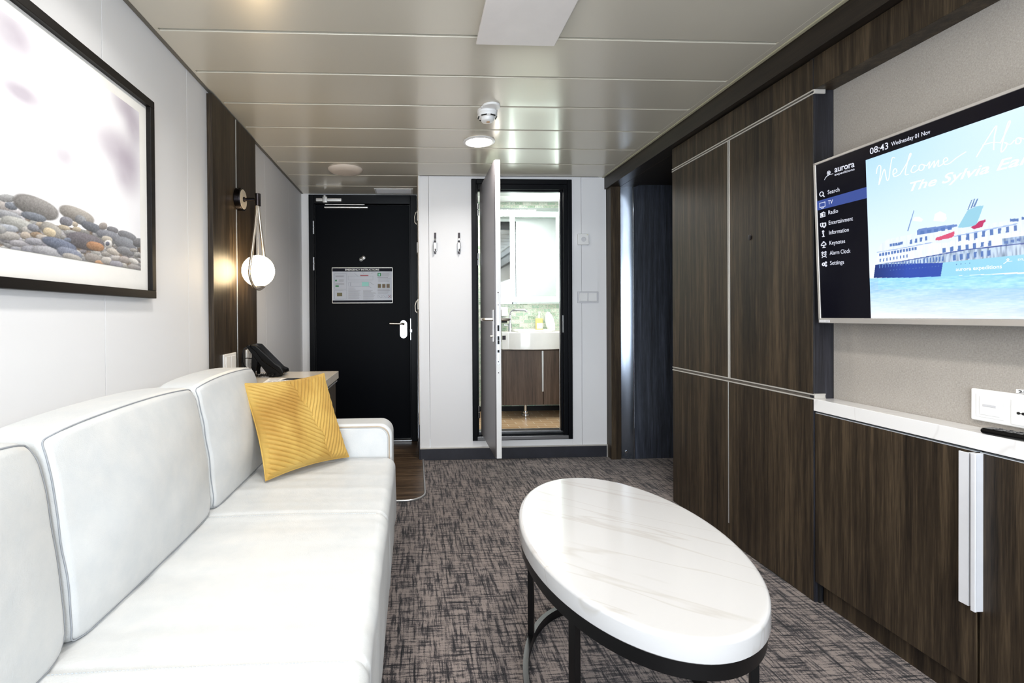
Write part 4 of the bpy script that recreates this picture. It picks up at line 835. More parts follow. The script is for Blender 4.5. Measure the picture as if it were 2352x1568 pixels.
tvtext('SYLVIA EARLE', 1.1050, 1.1860, 1.055, .0050, 'tvscript', .01, 0, 'hull_text', dz=-.02)
b = B(); tvslab(b, 1.642, 1.686, 1.0292, 1.0392, 1.4392, 1.4405); lg = mesh('maker_plate', b, 'plastic_d', tv)
b = B(); cloud_to(b, text_bm('PHILIPS', (TX(1.033)-.0022, 1.681, 1.0318), R_, UPV, .026, .0042, .02)); mesh('maker_text', b, 'paper', lg, smooth=False)

# outlet plate, tag and remote
o = thing('outlet_plate', (1.54, 1.17, .81), 'white twin outlet plate low in the television niche', 'socket')
b = B(); b.box(1.5295, 1.5398, 1.035, 1.266, .7685, .8545, .004, 3); mesh('cover_plate', b, 'plastic', o)
b = B(); b.box(1.5285, 1.530, 1.188, 1.252, .780, .841, .0012); mesh('blank_insert', b, 'plastic', o)
b = B(); b.box(1.5275, 1.5288, 1.197, 1.243, .787, .836, .001); i2 = mesh('rocker', b, 'plastic', o)
b = B(); b.box(1.5268, 1.5277, 1.205, 1.235, .810, .816, .0005); mesh('slot', b, 'plastic_d', i2)
b = B(); b.box(1.5285, 1.530, 1.090, 1.174, .775, .838, .0012); i3 = mesh('socket_insert', b, 'plastic', o)
b = B(); b.cyl((1.5278, 1.158, .806), (1.5288, 1.158, .806), .0035, seg=16); b.cyl((1.5278, 1.148, .806), (1.5288, 1.148, .806), .0035, seg=16); b.box(1.5279, 1.5288, 1.150, 1.156, .8052, .8068)
b.box(1.5279, 1.5288, 1.136, 1.1415, .812, .820); b.box(1.5279, 1.5288, 1.133, 1.139, .793, .801); b.box(1.5279, 1.5288, 1.118, 1.123, .812, .820); b.box(1.5279, 1.5288, 1.118, 1.126, .793, .801)
mesh('socket_hole', b, 'blackmatte', i3)
o = thing('voltage_label', (1.539, 1.15, .862), 'small printed 230V sticker above the outlet plate', 'sticker')
b = B(); b.box(1.5385, 1.5398, 1.118, 1.171, .8555, .8655); mesh('sticker', b, 'paper', o, smooth=False)
b = B(); cloud_to(b, text_bm('230V', (1.538, 1.1655, .8577), (0, -1, 0), (0, 0, 1), .036, .0058, .03)); mesh('printed_text', b, 'blackmatte', o, smooth=False)
o = thing('remote_control', (1.49, 1.09, .75), 'black remote control lying on the white marble shelf', 'remote')
def remo(co):
    return Matrix.Rotation(math.radians(8), 3, 'Z') @ co
b = B(); b.rbox((1.492, 1.085, .7578), (.021, .105, .0075), .0070, (4, 8, 2), remo); mesh('body', b, 'black', o)
b = B()
for k in range(9):
    for j in (-1, 0, 1):
        p = remo(Vector((j*.011, .08-k*.019, 0)))+Vector((1.492, 1.085, .7650)); b.cyl(p, p+Vector((0, 0, .0015)), .0035, seg=12)
mesh('button', b, 'pewter', o)

# ================================================================== COFFEE TABLE
ct = thing('coffee_table', (.556, 1.283, 0), 'oval coffee table with a white marble top on a black metal frame', 'table')
th = math.radians(-3.4); ex, ey = Vector((math.cos(th), math.sin(th), 0)), Vector((-math.sin(th), math.cos(th), 0)); CC = Vector((.556, 1.283, 0))
def el(t, k=1.0, off=0, z=0): return CC+ex*((.269*k+off)*math.cos(t))+ey*((.443*k+off)*math.sin(t))+Vector((0, 0, z))
b = B(); bb = bmesh.new(); N = 128
prof = [(-.03, .433), (-.004, .433), (0, .4375), (0, .470), (-.0012, .4745), (-.0045, .4775), (-.008, .4785), (-.013, .479)]
rings = [[bb.verts.new(el(2*math.pi*k/N, 1, o_, z)) for k in range(N)] for o_, z in prof]
for p, q in zip(rings, rings[1:]):
    for k in range(N): bb.faces.new((p[k], p[(k+1) % N], q[(k+1) % N], q[k]))
bb.faces.new(rings[0][::-1]); bb.faces.new(rings[-1]); cloud_to(b, bb)
mesh('tabletop', b, 'marble', ct)
def band(z0, z1, o0, o1):
    bb = bmesh.new(); R4 = [[bb.verts.new(el(2*math.pi*k/N, 1, o_, z)) for k in range(N)] for o_, z in [(o0, z0), (o0, z1), (o1, z1), (o1, z0)]]
    for i in range(4):
        p, q = R4[i], R4[(i+1) % 4]
        for k in range(N): bb.faces.new((p[k], p[(k+1) % N], q[(k+1) % N], q[k]))
    bmesh.ops.recalc_face_normals(bb, faces=bb.faces[:]); b = B(); cloud_to(b, bb); return b
mesh('top_frame', band(.402, .4325, -.022, -.006), 'blackmetal', ct, label='black metal ring under the top')
mesh('base_ring', band(.001, .030, -.026, -.010), 'blackmetal', ct, label='black metal ring on the carpet')
for a in (142, 218, 330, 38):
    t = math.radians(a); p = el(t, 1, -.017); tg = (-ex*.269*math.sin(t)+ey*.443*math.cos(t)).normalized(); nn = Vector((tg.y, -tg.x, 0))
    b = B(); b.prism([(-.010, -.0085), (.010, -.0085), (.010, .0085), (-.010, .0085)], .372, p+Vector((0, 0, .030)), tg, nn, (0, 0, 1), .001)
    mesh('leg', b, 'blackmetal', ct)

# ================================================================== SOFA
so = thing('sofa', (-.5, 1.0, 0), 'long white leather sofa against the left wall', 'sofa')
def nz(p, s, seed=0): return noise.noise(Vector((p.x*s+seed, p.y*s, p.z*s)))
b = B()
def seatfn(p):
    x, y, z = p; top = max(0, z/.14); fr = max(0, x/.33)
    dz = .006*math.sin(max(0, min(1, (x+.33)/.66))*math.pi)*top
    for ys_ in (.86-.95, 1.50-.95):
        g = math.exp(-((y-ys_-.012*x)/.006)**2); dz -= .0035*g*top
        if fr > .9: p.x -= .004*g
    w_ = nz(Vector((x*.6, y*3.2, 0)), 3.0, 3)*.0030*top+nz(Vector((x*.5, y*9, 0)), 3.0, 9)*.0012*top
    p.z += dz+w_; p.x += .006*math.cos(z*9)*fr+nz(Vector((0, y*3, z*3)), 2.5, 6)*.004*fr; return p
b.rbox((-.41, .95, .322), (.325, 1.145, .138), .035, (26, 260, 8), seatfn)
mesh('seat_cushion', b, 'leather', so)
b = B()
for ys_ in (.86, 1.50):
    sc_ = Vector((-.41, .95, .322))
    for k in range(100):
        x = -.72+k*.0064
        if x > -.12: break
        q = [seatfn(Vector((xx+.41, ys_-.012-.95+.012*(x+.41), .138)))+sc_+Vector((0, 0, .0003)) for xx in (x, x+.0038)]
        b.tube(q, .0008, 5)
mesh('stitching', b, 'stitch', so)['kind'] = 'stuff'
b = B(); b.box(-.84, -.095, -.18, 2.235, .055, .184, .01); mesh('base_frame', b, 'leather', so)
b = B(); b.rbox((-.875, .95, .44), (.045, 1.28, .38), .03, (4, 20, 8)); mesh('back_frame', b, 'leather', so)
for x in (-.80, -.16):
    for y in (0.0, 2.15):
        b = B(); b.cyl((x, y, .0), (x, y, .055), .018, .022); mesh('foot', b, 'black', so)
def cushion(y0, y1, seed):
    hy, hz, hx = (y1-y0)/2, .196, .066; cy_, cz_ = (y0+y1)/2, .659; c0 = Vector((-.709, cy_, cz_))
    def fn(p):
        u, v, wx = p.y/hy, p.z/hz, p.x/hx; x, y, z = p
        puff = .034*(1-abs(u)**2.2)*(1-abs(v)**2.2)
        rd = max(0, abs(u)-.86)/.14*max(0, abs(v)-.80)/.20
        p.x += (puff if wx > 0 else -.004*(1-u*u)*(1-v*v))*abs(wx)-(.010*rd if wx > 0 else 0)
        if wx > 0:
            cw = max(0, 1-abs(u+1)*1.2)
            fold = math.sin((z*.9+y*.55)*70+3*nz(Vector((0, y, z)), 4, seed))*cw*max(0, 1-abs(v+.1)*.8)
            p.x += nz(Vector((0, y*1.5, z*4)), 3.0, seed)*.0035+fold*.0012
        p.z += (.010*(1-u*u)-.006*abs(u)**4)*max(0, v)-.004*max(0, -v)
        p.z -= math.copysign(.006, v)*rd; p.y -= math.copysign(.007, u)*rd
        p.y *= 1-.010*(v*v)
        p.x += -.026*v+.006*(1-v*v)
        return p
    b = B(); b.rbox(c0, (hx, hy, hz), .020, (6, 40, 28), fn); cu = mesh('back_cushion', b, 'leather', so)
    path = []; n = 30; zc, yc, rc = hz-.0055, hy-.0055, .010
    for sy, sz, a0 in ((1, 1, 90), (1, -1, 0), (-1, -1, -90), (-1, 1, -180)):
        for k in range(7):
            a = math.radians(a0-15*k); path.append((sy*(yc-rc)+rc*math.cos(a), sz*(zc-rc)+rc*math.sin(a)))
    full = []
    for i in range(len(path)):
        p0, p1 = path[i], path[(i+1) % len(path)]; m_ = max(1, int(math.hypot(p1[0]-p0[0], p1[1]-p0[1])/.02))
        for k in range(m_): full.append((p0[0]+(p1[0]-p0[0])*k/m_, p0[1]+(p1[1]-p0[1])*k/m_))
    pts = [fn(Vector((hx-.0048, py, pz)))+c0+Vector((.0004, 0, 0)) for py, pz in full]
    b = B(); b.tube(pts, .0016, 8, True); mesh('piping', b, 'seam', cu)
    b = B()
    for k in range(int(2*(hz-.01)/.0095)):
        z = -hz+.020+k*.0095
        if z > hz-.03: break
        q0, q1 = [fn(Vector((hx-.034, -hy, zz)))+c0+Vector((0, -.0005, 0)) for zz in (z, z+.0055)]; b.tube([q0, q1], .0009, 5)
    mesh('stitching', b, 'stitch', cu)['kind'] = 'stuff'
for k, (y0, y1) in enumerate([(.262, .903), (.909, 1.528), (1.534, 2.090), (-.19, .256)]): cushion(y0, y1, 3+k*7)
# armrest
ap = [(-.86, .06), (-.86, .600)]
for k in range(9): a = math.radians(90-90*k/8); ap.append((-.150+.055*math.cos(a), .545+.055*math.sin(a)))
ap += [(-.094, .06)]
b = B(); b.prism(ap, .130, (0, 2.104, 0), (1, 0, 0), (0, 0, 1), (0, 1, 0), .012, 4); ar = mesh('armrest', b, 'leather', so)
ip = [(-.84, .10), (-.84, .582)]
for k in range(9): a = math.radians(90-90*k/8); ip.append((-.160+.045*math.cos(a), .537+.045*math.sin(a)))
ip += [(-.115, .10)]
b = B(); b.prism(ip, .012, (0, 2.098, 0), (1, 0, 0), (0, 0, 1), (0, 1, 0), .004, 3); mesh('inner_panel', b, 'leather', ar)
b = B(); b.tube([(x, 2.101, z) for x, z in [(-.82, .588), (-.6, .588), (-.4, .588), (-.2, .588)]+[(-.157+.048*math.cos(math.radians(q)), .540+.048*math.sin(math.radians(q))) for q in range(90, -1, -10)]+[(-.109, .40), (-.109, .2)]], .0028, 8); mesh('piping', b, 'tanpipe', ar, label='tan piping round the inner face of the armrest')

# ================================================================== PILLOW
pi_ = thing('throw_pillow', (-.463, 1.96, .46), 'mustard yellow pleated velvet pillow at the far end of the sofa', 'pillow')
ya, le, ro = .7926, .4566, .0107
U = Vector((math.cos(ya), math.sin(ya), 0)); nb = Vector((-math.sin(ya), math.cos(ya), 0)); V = Vector((0, 0, 1))*math.cos(le)+nb*math.sin(le)
U, V = U*math.cos(ro)+V*math.sin(ro), -U*math.sin(ro)+V*math.cos(ro); Nn = U.cross(V)
PC = Vector((-.463, 1.96, .645)); bb = bmesh.new(); n = 240; S2 = .186
def pil(u, v, side):
    t = .058*max(0, (1-abs(u)**2.4)*(1-abs(v)**2.4))**.52
    x = u*S2*(1-.075*(1-v*v)); z = v*S2*(1-.075*(1-u*u))
    if side > 0:
        seam = .18-.30*v+.03*(1 if math.sin(v*11) > 0 else -1)
        if u < seam: c = u*math.sin(math.radians(30))+v*math.cos(math.radians(30))
        else: c = u*math.cos(math.radians(-27))+v*math.sin(math.radians(-27))
        s = (c*12+.15*noise.noise(Vector((u*2, v*2, 5)))) % 1.0
        ed = min(1, (1-max(abs(u), abs(v)))*12)
        t += (.0082*max(0, math.sin(math.pi*s))**.5)*ed+.0015*noise.noise(Vector((u*5, v*5, 1)))*ed
        t -= .003*math.exp(-((u-seam)/.012)**2)*ed
        x += .0015*noise.noise(Vector((u*3, v*3, 8)))
    return PC+U*x+V*z+Nn*(t if side > 0 else -t)
us = [math.sin(math.pi/2*(-1+2*i/n))*.5+.5*(-1+2*i/n) for i in range(n+1)]
for side in (1, -1):
    st = 1 if side > 0 else 6; idx = list(range(0, n+1, st))
    g = [[bb.verts.new(pil(us[i], us[j], side)) for j in idx] for i in idx]
    for i in range(len(idx)-1):
        for j in range(len(idx)-1):
            q = (g[i][j], g[i+1][j], g[i+1][j+1], g[i][j+1]); bb.faces.new(q if side > 0 else q[::-1])
b = B(); cloud_to(b, bb); mesh('cover', b, 'velvet', pi_)
b = B(); ring = []
for k in range(60): ring.append(pil(-1+2*k/60, -1, -1))
for k in range(60): ring.append(pil(1, -1+2*k/60, -1))
for k in range(60): ring.append(pil(1-2*k/60, 1, -1))
for k in range(60): ring.append(pil(-1, 1-2*k/60, -1))
b.tube(ring, .0028, 8, True); mesh('edge_seam', b, 'velvet', pi_)

# ================================================================== SIDE DESK, PHONE, CARD
dk = thing('side_cabinet', (-.69, 2.53, 0), 'dark wood side cabinet with a cream stone top behind the sofa arm', 'cabinet')
b = B(); b.box(-.928, -.431, 2.240, 2.812, .709, .75, .002); mesh('top', b, 'stone_top', dk)
b = B(); b.box(-.928, -.462, 2.255, 2.804, .05, .7085, .001); mesh('body', b, 'wood', dk)
b = B(); b.box(-.462, -.447, 2.258, 2.800, .52, .690, .001); dr = mesh('drawer', b, 'wood', dk)
b = B(); b.box(-.4605, -.437, 2.258, 2.800, .692, .699, .001); mesh('pull_rail', b, 'alu', dr)
b = B(); b.box(-.462, -.447, 2.258, 2.800, .07, .516, .001); mesh('door', b, 'wood', dk)
b = B(); b.box(-.92, -.48, 2.27, 2.79, 0, .05); mesh('plinth', b, 'blackmatte', dk)
ph = thing('desk_telephone', (-.79, 2.63, .75), 'black desk telephone with coiled cord on the cream stone top', 'telephone')
def Q(X, Yq, y=0): return (-.9617+X*.0002586, .988-Yq*.0002586)
b = B(); b.prism([Q(370, 300), Q(400, 270), Q(500, 280), Q(960, 760), Q(1050, 800), Q(1065, 870), Q(1000, 905), Q(900, 917), Q(810, 917), Q(740, 800)], .165, (0, 2.56, 0), (1, 0, 0), (0, 0, 1), (0, 1, 0), .004, 3)
base = mesh('phone_base', b, 'black', ph)
b = B(); b.prism([Q(430, 460), Q(560, 600), Q(500, 800), Q(500, 905), Q(430, 905), Q(420, 740)], .012, (0, 2.60, 0), (1, 0, 0), (0, 0, 1), (0, 1, 0), .002)
b.prism([Q(430, 460), Q(560, 600), Q(500, 800), Q(500, 905), Q(430, 905), Q(420, 740)], .012, (0, 2.68, 0), (1, 0, 0), (0, 0, 1), (0, 1, 0), .002)
b.box(-.853, -.833, 2.605, 2.685, .80, .806)
mesh('stand', b, 'black', ph)
b = B(); b.prism([Q(450, 262), Q(560, 268), Q(640, 330), Q(800, 480), Q(960, 640), Q(1050, 700), Q(1112, 790), Q(1108, 865), Q(1060, 880), Q(985, 800), Q(900, 740), Q(700, 600), Q(560, 400), Q(470, 330)], .045, (0, 2.553, 0), (1, 0, 0), (0, 0, 1), (0, 1, 0), .007, 4)
mesh('handset', b, 'black', ph)
b = B()
b.tube([(*[Q(430, 300)[0]], 2.56, Q(0, 300)[1]), (Q(350, 330)[0], 2.55, Q(0, 340)[1]), (Q(320, 450)[0], 2.55, Q(0, 450)[1]), (Q(318, 600)[0], 2.55, Q(0, 600)[1]), (Q(350, 720)[0], 2.56, Q(0, 720)[1]), (Q(450, 800)[0], 2.57, Q(0, 800)[1]), (Q(520, 880)[0], 2.56, Q(0, 895)[1])], .003, 8)
b.tube([(Q(440, 560)[0], 2.62, Q(0, 560)[1]), (Q(330, 545)[0], 2.60, Q(0, 545)[1]), (Q(250, 560)[0], 2.60, Q(0, 570)[1]), (Q(245, 610)[0], 2.59, Q(0, 620)[1]), (Q(300, 690)[0], 2.59, Q(0, 690)[1]), (Q(440, 780)[0], 2.58, Q(0, 790)[1])], .0022, 8)
pts = []
for k in range(420):
    t = k/420; a = t*math.pi*2*46; c = Vector((-.80+.075*math.sin(t*7)+.0, 2.565+.028*math.cos(t*11), .7605+.004*math.sin(t*9)))
    pts.append(c+Vector((math.cos(a)*.0045, math.sin(a*.5)*.003, math.sin(a)*.0045)))
b.tube(pts, .0014, 5)
mesh('cord', b, 'black', ph)
mc = thing('menu_card', (-.60, 2.41, .75), 'printed sheet with a dark blue block lying on the cream stone top', 'paper')
b = B(); bb = bmesh.new()
def onD(x, yy, z=.7515): return Vector((x, yy, z))
sheet = [(-.715, 2.335), (-.475, 2.335), (-.485, 2.51), (-.735, 2.51)]
b.prism(sheet, .0006, (0, 0, .7502), (1, 0, 0), (0, 1, 0), (0, 0, 1)); mesh('sheet', b, 'paper', mc, smooth=False)
b = B(); b.prism([(-.655, 2.44), (-.56, 2.44), (-.555, 2.505), (-.64, 2.505)], .0003, (0, 0, .7509), (1, 0, 0), (0, 1, 0), (0, 0, 1)); mesh('picture_block', b, 'navy', mc, smooth=False)
b = B(); random.seed(5)
for k in range(7):
    yy = 2.345+k*.013; x = -.705
    while x < -.50:
        l = random.uniform(.01, .03); b.box(x, x+l, yy, yy+.004, .7508, .7511); x += l+.006
for k in range(4): b.box(-.72, -.67, 2.455+k*.012, 2.459+k*.012, .7508, .7511); b.box(-.54, -.50, 2.455+k*.012, 2.459+k*.012, .7508, .7511)
mesh('print', b, 'greytext', mc, smooth=False)['kind'] = 'stuff'

# ================================================================== LEFT WALL ITEMS
wp = thing('wall_panel', (-.92, 2.57, 1.4), 'tall dark wood wall panel behind the globe lamp', 'panel')
b = B(); b.box(XL+.0005, -.905, 2.262, 2.551, .7515, 2.076, .0008); b.box(XL+.0005, -.905, 2.563, 2.868, .7515, 2.076, .0008); b.box(XL+.0005, -.912, 2.551, 2.563, .7515, 2.076)
mesh('panel_board', b, 'wood', wp)
b = B(); b.box(-.912, -.9035, 2.5525, 2.5615, .7515, 2.074, .0008); mesh('metal_strip', b, 'alu', wp)
sp = thing('light_switch', (-.9, 2.43, .85), 'white double light switch low on the dark wall panel', 'switch')
b = B(); b.box(-.9048, -.897, 2.352, 2.515, .752+.02, .885, .003); mesh('plate', b, 'plastic', sp)
for y0 in (2.372, 2.438):
    b = B(); b.box(-.8975, -.8935, y0, y0+.062, .80, .872, .0015); mesh('rocker', b, 'plastic', sp)
so2 = thing('wall_socket', (-.9, 2.71, .82), 'white power socket behind the telephone', 'socket')
b = B(); b.box(-.9048, -.893, 2.665, 2.752, .762, .886, .004); mesh('plate', b, 'plastic', so2)
for z in (.79, .85):
    b = B(); b.lathe([(.021, 0), (.022, .0015), (.019, .0015), (.018, -.001), (0, -.001)], (-.893, 2.708, z), (1, 0, 0), 32); mesh('socket_ring', b, 'plastic_d', so2)
b = B(); b.box(-.9045, -.899, 2.70, 2.735, .888, .902, .001); mesh('tab', b, 'plastic', so2)

wl_ = thing('wall_lamp', (-.905, 2.57, 1.668), 'pewter wall lamp with a glowing glass globe in a teardrop loop', 'lamp')
YC, ZG, XG = 2.565, 1.300, -.800
b = B(); b.cyl((-.9035, YC, 1.668), (-.872, YC, 1.668), .058, seg=64, bev=.003); mesh('wall_plate', b, 'pewter', wl_)
b = B(); b.cyl((-.8725, YC, 1.668), (-.8712, YC, 1.668), .050, seg=64); mesh('plate_face', b, 'plate_face', wl_)
b = B(); b.cyl((-.872, YC, 1.668), (XG-.012, YC, 1.668), .0085, seg=24); b.cyl((-.872, YC, 1.668), (-.866, YC, 1.668), .013, seg=24); mesh('arm', b, 'pewter', wl_)
b = B(); b.cyl((XG, YC, 1.634), (XG, YC, 1.698), .0155, seg=32, bev=.002); mesh('holder', b, 'pewter', wl_)
b = B(); pts = []
for k in range(49):
    a = -math.pi/2+math.pi*(k/48)*.0
pts = [(XG, YC-.006, 1.640)]
for k in range(41):
    t = k/40
    if t < .45:
        q = t/.45; yy = -.006-(.088-.006)*(q**1.15); z = 1.640-(1.640-1.300)*q
    else: break
    pts.append((XG+yy*.17, YC+yy, z))
lo = [(XG-.016*math.cos(a), YC-.090*math.cos(a), ZG-.094*math.sin(a)) for a in [math.pi*k/24 for k in range(1, 24)]]
left = pts[1:]; right = [(2*XG-x, 2*YC-y_, z) for x, y_, z in left[::-1]]
b.tube(left+[(XG-.0155, YC-.0895, 1.290)]+lo[1:-1]+[(XG+.0155, YC+.0895, 1.290)]+right, .0078, 14); mesh('teardrop_loop', b, 'nickel', wl_)
b = B(); b.sphere((XG, YC, ZG), .081, 64); mesh('globe', b, 'globe', wl_, label='glowing opal glass globe')
b = B(); b.lathe([(0, 0), (.030, .004), (.034, .014), (.030, .016)], (XG, YC, ZG-.0925)); mesh('globe_cup', b, 'nickel', wl_)
b = B(); b.cyl((XG, YC, ZG+.078), (XG, YC, 1.636), .0022, seg=10); mesh('suspension_cord', b, 'nickel', wl_)
pl_ = bpy.data.lights.new('globe_glow', 'POINT'); pl_.energy = 6; pl_.color = (1, .70, .36); pl_.shadow_soft_size = .08
po_ = bpy.data.objects.new('globe_glow', pl_); C.objects.link(po_); po_.location = (XG+.0, YC-.0, ZG)
bpy.data.objects['globe'].visible_shadow = True

# ------------------------------------------------ framed photograph
fr = thing('framed_photograph', (-.93, 1.27, 1.47), 'large black framed photograph of beach stones above the sofa', 'picture')
FY0, FY1, FZ0, FZ1 = .74, 1.7685, 1.130, 1.819; fw = .026
b = B()
for q in [(FY0, FY1, FZ0, FZ0+fw), (FY0, FY1, FZ1-fw, FZ1), (FY0, FY0+fw, FZ0+fw, FZ1-fw), (FY1-fw, FY1, FZ0+fw, FZ1-fw)]:
    b.box(-.9295, -.905, q[0], q[1], q[2], q[3], .0015)
mesh('frame', b, 'frame', fr)
b = B(); b.box(-.9295, -.9215, FY0+.02, FY1-.02, FZ0+.02, FZ1-.02); mt = mesh('mount', b, 'mat', fr, smooth=False)
ys = np.arange(.83, 1.7001, .0017); zs = np.arange(1.2225, 1.7560, .0017)
im = Img(ys, zs); Y, Z = im.Y, im.Z
im.a[:] = (246, 245, 249)
n = vnoise(Y, Z, 7, 7, 21, 4)
for (cy_, cz_, ry, rz) in BLUR:
    q = np.exp(-(((Y-cy_)/(ry*.85))**2+((Z-cz_)/(rz*.85))**2)**1.3)*(.55+.9*(n-.3)); q = np.clip(q*1.3, 0, 1)[..., None]*.6
    im.a = im.a*(1-q)+np.array([158, 146, 162.])*q
im.a += (n[..., None]-.5)*10
gy = np.interp(Y, [p[0] for p in GROUND], [p[1] for p in GROUND]); gm = Z < gy-.012; n3 = vnoise(Y, Z, 120, 200, 4, 3)
im.a[gm] = (np.array([120, 108, 98.])+(n3[..., None]-.5)*90)[gm]
rs = np.random.RandomState(5)
for k in range(420):
    y_ = rs.uniform(.83, 1.70); z_ = rs.uniform(1.222, 1.31); r_ = rs.uniform(.007, .016); g_ = rs.randint(110, 190)
    if z_ > np.interp(y_, [p[0] for p in GROUND], [p[1] for p in GROUND])-.018: continue
    ROCKS.insert(0, (y_, z_, r_*1.5, rs.uniform(-.003, .003), 0, r_*.55, g_, g_-4+rs.randint(0, 5), g_-6+rs.randint(0, 14)))
for k in range(30):
    y_ = rs.uniform(.83, 1.12); ROCKS.append((y_, rs.uniform(1.23, 1.335), rs.uniform(.02, .045), 0, .004, rs.uniform(.010, .018), *([rs.randint(110, 180)]*3)))
fine = vnoise(Y, Z, 300, 420, 13, 3)
for (cy_, cz_, ax, az, bx_, bz_, r_, g_, b_) in ROCKS:
    det = ax*bz_-az*bx_
    u = ((Y-cy_)*bz_-(Z-cz_)*bx_)/det; v = (-(Y-cy_)*az+(Z-cz_)*ax)/det; rr = np.abs(u)**2.3+np.abs(v)**2.3; mk = rr < 1
    sh = .94+.30*np.clip(v+.15*u, -1, 1)-.22*np.clip(rr-.55, 0, 1); al = np.clip((1-rr)*4, 0, 1)[..., None]
    c = (np.array([r_, g_, b_])*.72+np.array([172, 171, 170])*.28)*sh[..., None]+((fine-.5)*46)[..., None]
    im.a = np.where(mk[..., None], im.a*(1-al)+c*al, im.a)
im.a = np.clip(im.a, 0, 255)
raster_mesh('photo_print', ys, zs, im.a, lambda y_, z_: (-.9205, y_, z_), 'artprint', mt)['label'] = 'photograph of grey beach stones in bright mist'

# ================================================================== FAR WALL ITEMS
def hook(x, label, parent_y=YB):
    h = thing('coat_hook', (x, YB, 1.59), label, 'hook', 'coat hooks on the white partition')
    b = B(); b.prism([(-.008, -.075), (.008, -.075), (.010, .08), (-.006, .08)], -.006, (x, YB, 1.592), (1, 0, 0), (0, 0, 1), (0, 1, 0), .002); mesh('back_plate', b, 'pewter', h)
    b = B(); b.box(x-.014, x+.014, YB-.030, YB-.005, 1.532, 1.598, .005, 3); b.cyl((x, YB-.006, 1.615), (x, YB-.030, 1.622), .009, bev=.002); b.tube([(x, YB-.008, 1.545), (x, YB-.034, 1.528), (x, YB-.045, 1.535), (x, YB-.048, 1.55)], .005, 10); mesh('hook', b, 'steel', h); return h
hook(.160, 'chrome coat hook farther from the bathroom door'); hook(.336, 'chrome coat hook right beside the bathroom door frame')
t = thing('thermostat', (1.263, YB, 1.62), 'small white square thermostat right of the bathroom door', 'thermostat')
b = B(); b.box(1.222, 1.305, YB-.022, YB-.0005, 1.582, 1.664, .004, 3); mesh('housing', b, 'plastic', t)
b = B(); b.lathe([(.016, 0), (.018, .002), (.0165, .0025), (.0155, .001), (0, .001)], (1.263, YB-.022, 1.622), (0, -1, 0), 32); mesh('sensor_dial', b, 'plastic_d', t)
b = B(); b.cyl((1.291, YB-.0215, 1.655), (1.291, YB-.0235, 1.655), .003, seg=12); mesh('indicator', b, 'soap', t)
t = thing('light_switch', (1.298, YB, 1.19), 'white double light switch under the thermostat', 'switch')
b = B(); b.box(1.220, 1.378, YB-.011, YB-.0005, 1.150, 1.236, .003); mesh('plate', b, 'plastic_d', t)
for x0 in (1.232, 1.302):
    b = B(); b.box(x0, x0+.062, YB-.0165, YB-.010, 1.163, 1.224, .002); mesh('rocker', b, 'plastic', t)
# hall side wall items
for z, lab in ((1.80, 'thin metal coat hook high on the hall side wall'), (1.13, 'thin metal hook low on the hall side wall')):
    h = thing('hall_hook', (.036, 3.72, z), lab, 'hook'); b = B()
    b.tube([(.0355, 3.70, z+.05), (.022, 3.70, z+.045), (.012, 3.70, z+.01), (.014, 3.70, z-.03), (.026, 3.70, z-.045), (.030, 3.70, z-.03)], .004, 10); b.box(.031, .0355, 3.69, 3.71, z-.02, z+.06, .001); mesh('hook', b, 'nickel', h)
t = thing('hall_switch', (.036, 3.75, 1.56), 'white switch on the narrow hall side wall', 'switch')
b = B(); b.box(.027, .0355, 3.66, 3.76, 1.535, 1.615, .002); mesh('plate', b, 'plastic', t)

# ================================================================== CEILING ITEMS
def downlight(x, y, label):
    t = thing('downlight', (x, y, ZC), label, 'ceiling light', None)
    b = B(); b.lathe([(.086, .0), (.093, -.001), (.094, -.005), (.088, -.0095), (.078, -.010), (.076, -.006)], (x, y, ZC-.0125), seg=64); mesh('rim', b, 'plastic', t)
    b = B(); b.lathe([(0, -.007), (.076, -.007), (.077, -.003)], (x, y, ZC-.0125), seg=48); mesh('diffuser', b, 'lampon', t); return t
downlight(.391, 2.859, 'round lit downlight in the ceiling in front of the bathroom door')
for k, (x, y) in enumerate(DOWNLIGHTS[1:]): downlight(x, y, ['round downlight above the near end of the sofa', 'round downlight above the coffee table', 'added unseen downlight near the camera on the sofa side', 'added unseen downlight near the camera on the television side'][k])
t = thing('ceiling_speaker', (-.470, 3.44, ZC), 'unlit round white disc in the ceiling before the entrance door', 'speaker')
b = B(); b.lathe([(0, -.026), (.070, -.025), (.085, -.022), (.105, -.016), (.119, -.006), (.120, 0)], (-.468, 3.44, ZC-.0125), seg=64); mesh('cover', b, pm('offwhite_disc', (220, 208, 196), .45), t)
t = thing('smoke_detector', (.375, 2.46, ZC), 'white smoke detector on the ceiling beside the lit downlight', 'smoke detector')
b = B(); zt = ZC-.0125
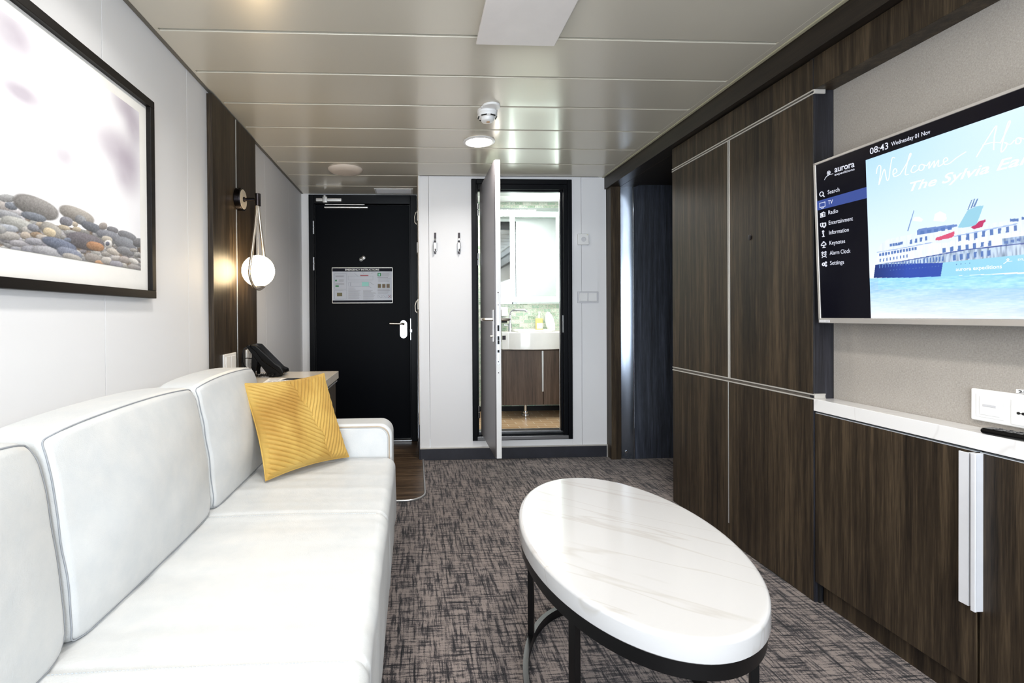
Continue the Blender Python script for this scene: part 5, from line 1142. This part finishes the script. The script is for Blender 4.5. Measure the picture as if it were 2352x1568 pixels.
b.lathe([(0, 0), (.050, 0), (.051, -.012), (.048, -.017), (0, -.017)], (.375, 2.43, zt), seg=48); b.lathe([(0, 0), (.044, 0), (.043, -.010), (0, -.012)], (.385, 2.375, zt), seg=48)
b.box(.338, .42, 2.375, 2.43, zt-.010, zt, .003)
sb = mesh('base', b, 'plastic', t)
b = B(); b.lathe([(0, -.017), (.048, -.017), (.050, -.028), (.046, -.036), (.034, -.040), (.032, -.052), (.026, -.058), (0, -.060)], (.375, 2.43, zt), seg=48); hd = mesh('sensor_head', b, 'plastic', t)
b = B()
for k in range(6):
    a = math.radians(-90+(k-.5)*60); c = Vector((.375+.0440*math.cos(a), 2.43+.0440*math.sin(a), zt-.037)); tg = Vector((-math.sin(a), math.cos(a), 0))
    b.tube([c-tg*.014, c, c+tg*.014], .0032, 8)
mesh('vent_slot', b, 'blackmatte', hd)
b = B(); b.cyl((.378, 2.425, zt-.0595), (.378, 2.425, zt-.0615), .009, seg=16); mesh('indicator', b, pm('amber_indicator', (190, 150, 110), .4), hd)
t = thing('ceiling_grille', (-.15, 4.02, ZC), 'white slim ventilation grille in the ceiling above the entrance door', 'vent')
b = B(); b.box(-.311, .003, 3.945, 3.952+.008, zt-.004, zt, .001); b.box(-.311, .003, 4.092, 4.106, zt-.004, zt, .001); b.box(-.311, -.295, 3.95, 4.10, zt-.004, zt, .001); b.box(-.013, .003, 3.95, 4.10, zt-.004, zt, .001); gf = mesh('frame', b, 'plastic', t)
b = B()
for k in range(8): b.box(-.296, -.012, 3.966+k*.016, 3.970+k*.016, zt-.006, zt-.0005)
mesh('slat', b, 'plastic_d', t)
t = thing('air_diffuser', (.38, 1.5, ZC), 'flat white rectangular air diffuser panel hung under the ceiling', 'vent')
b = B(); b.box(.236, .530, 1.15, 1.7955, 2.060, 2.0685, .0035, 3)
for v in b.bm.verts: pass
mesh('face_panel', b, pm('diffuser_enamel', (222, 217, 215), .4), t)
b = B(); b.box(.240, .515, 1.16, 1.775, 2.0686, 2.0875, .001); mesh('neck', b, 'plastic_d', t)
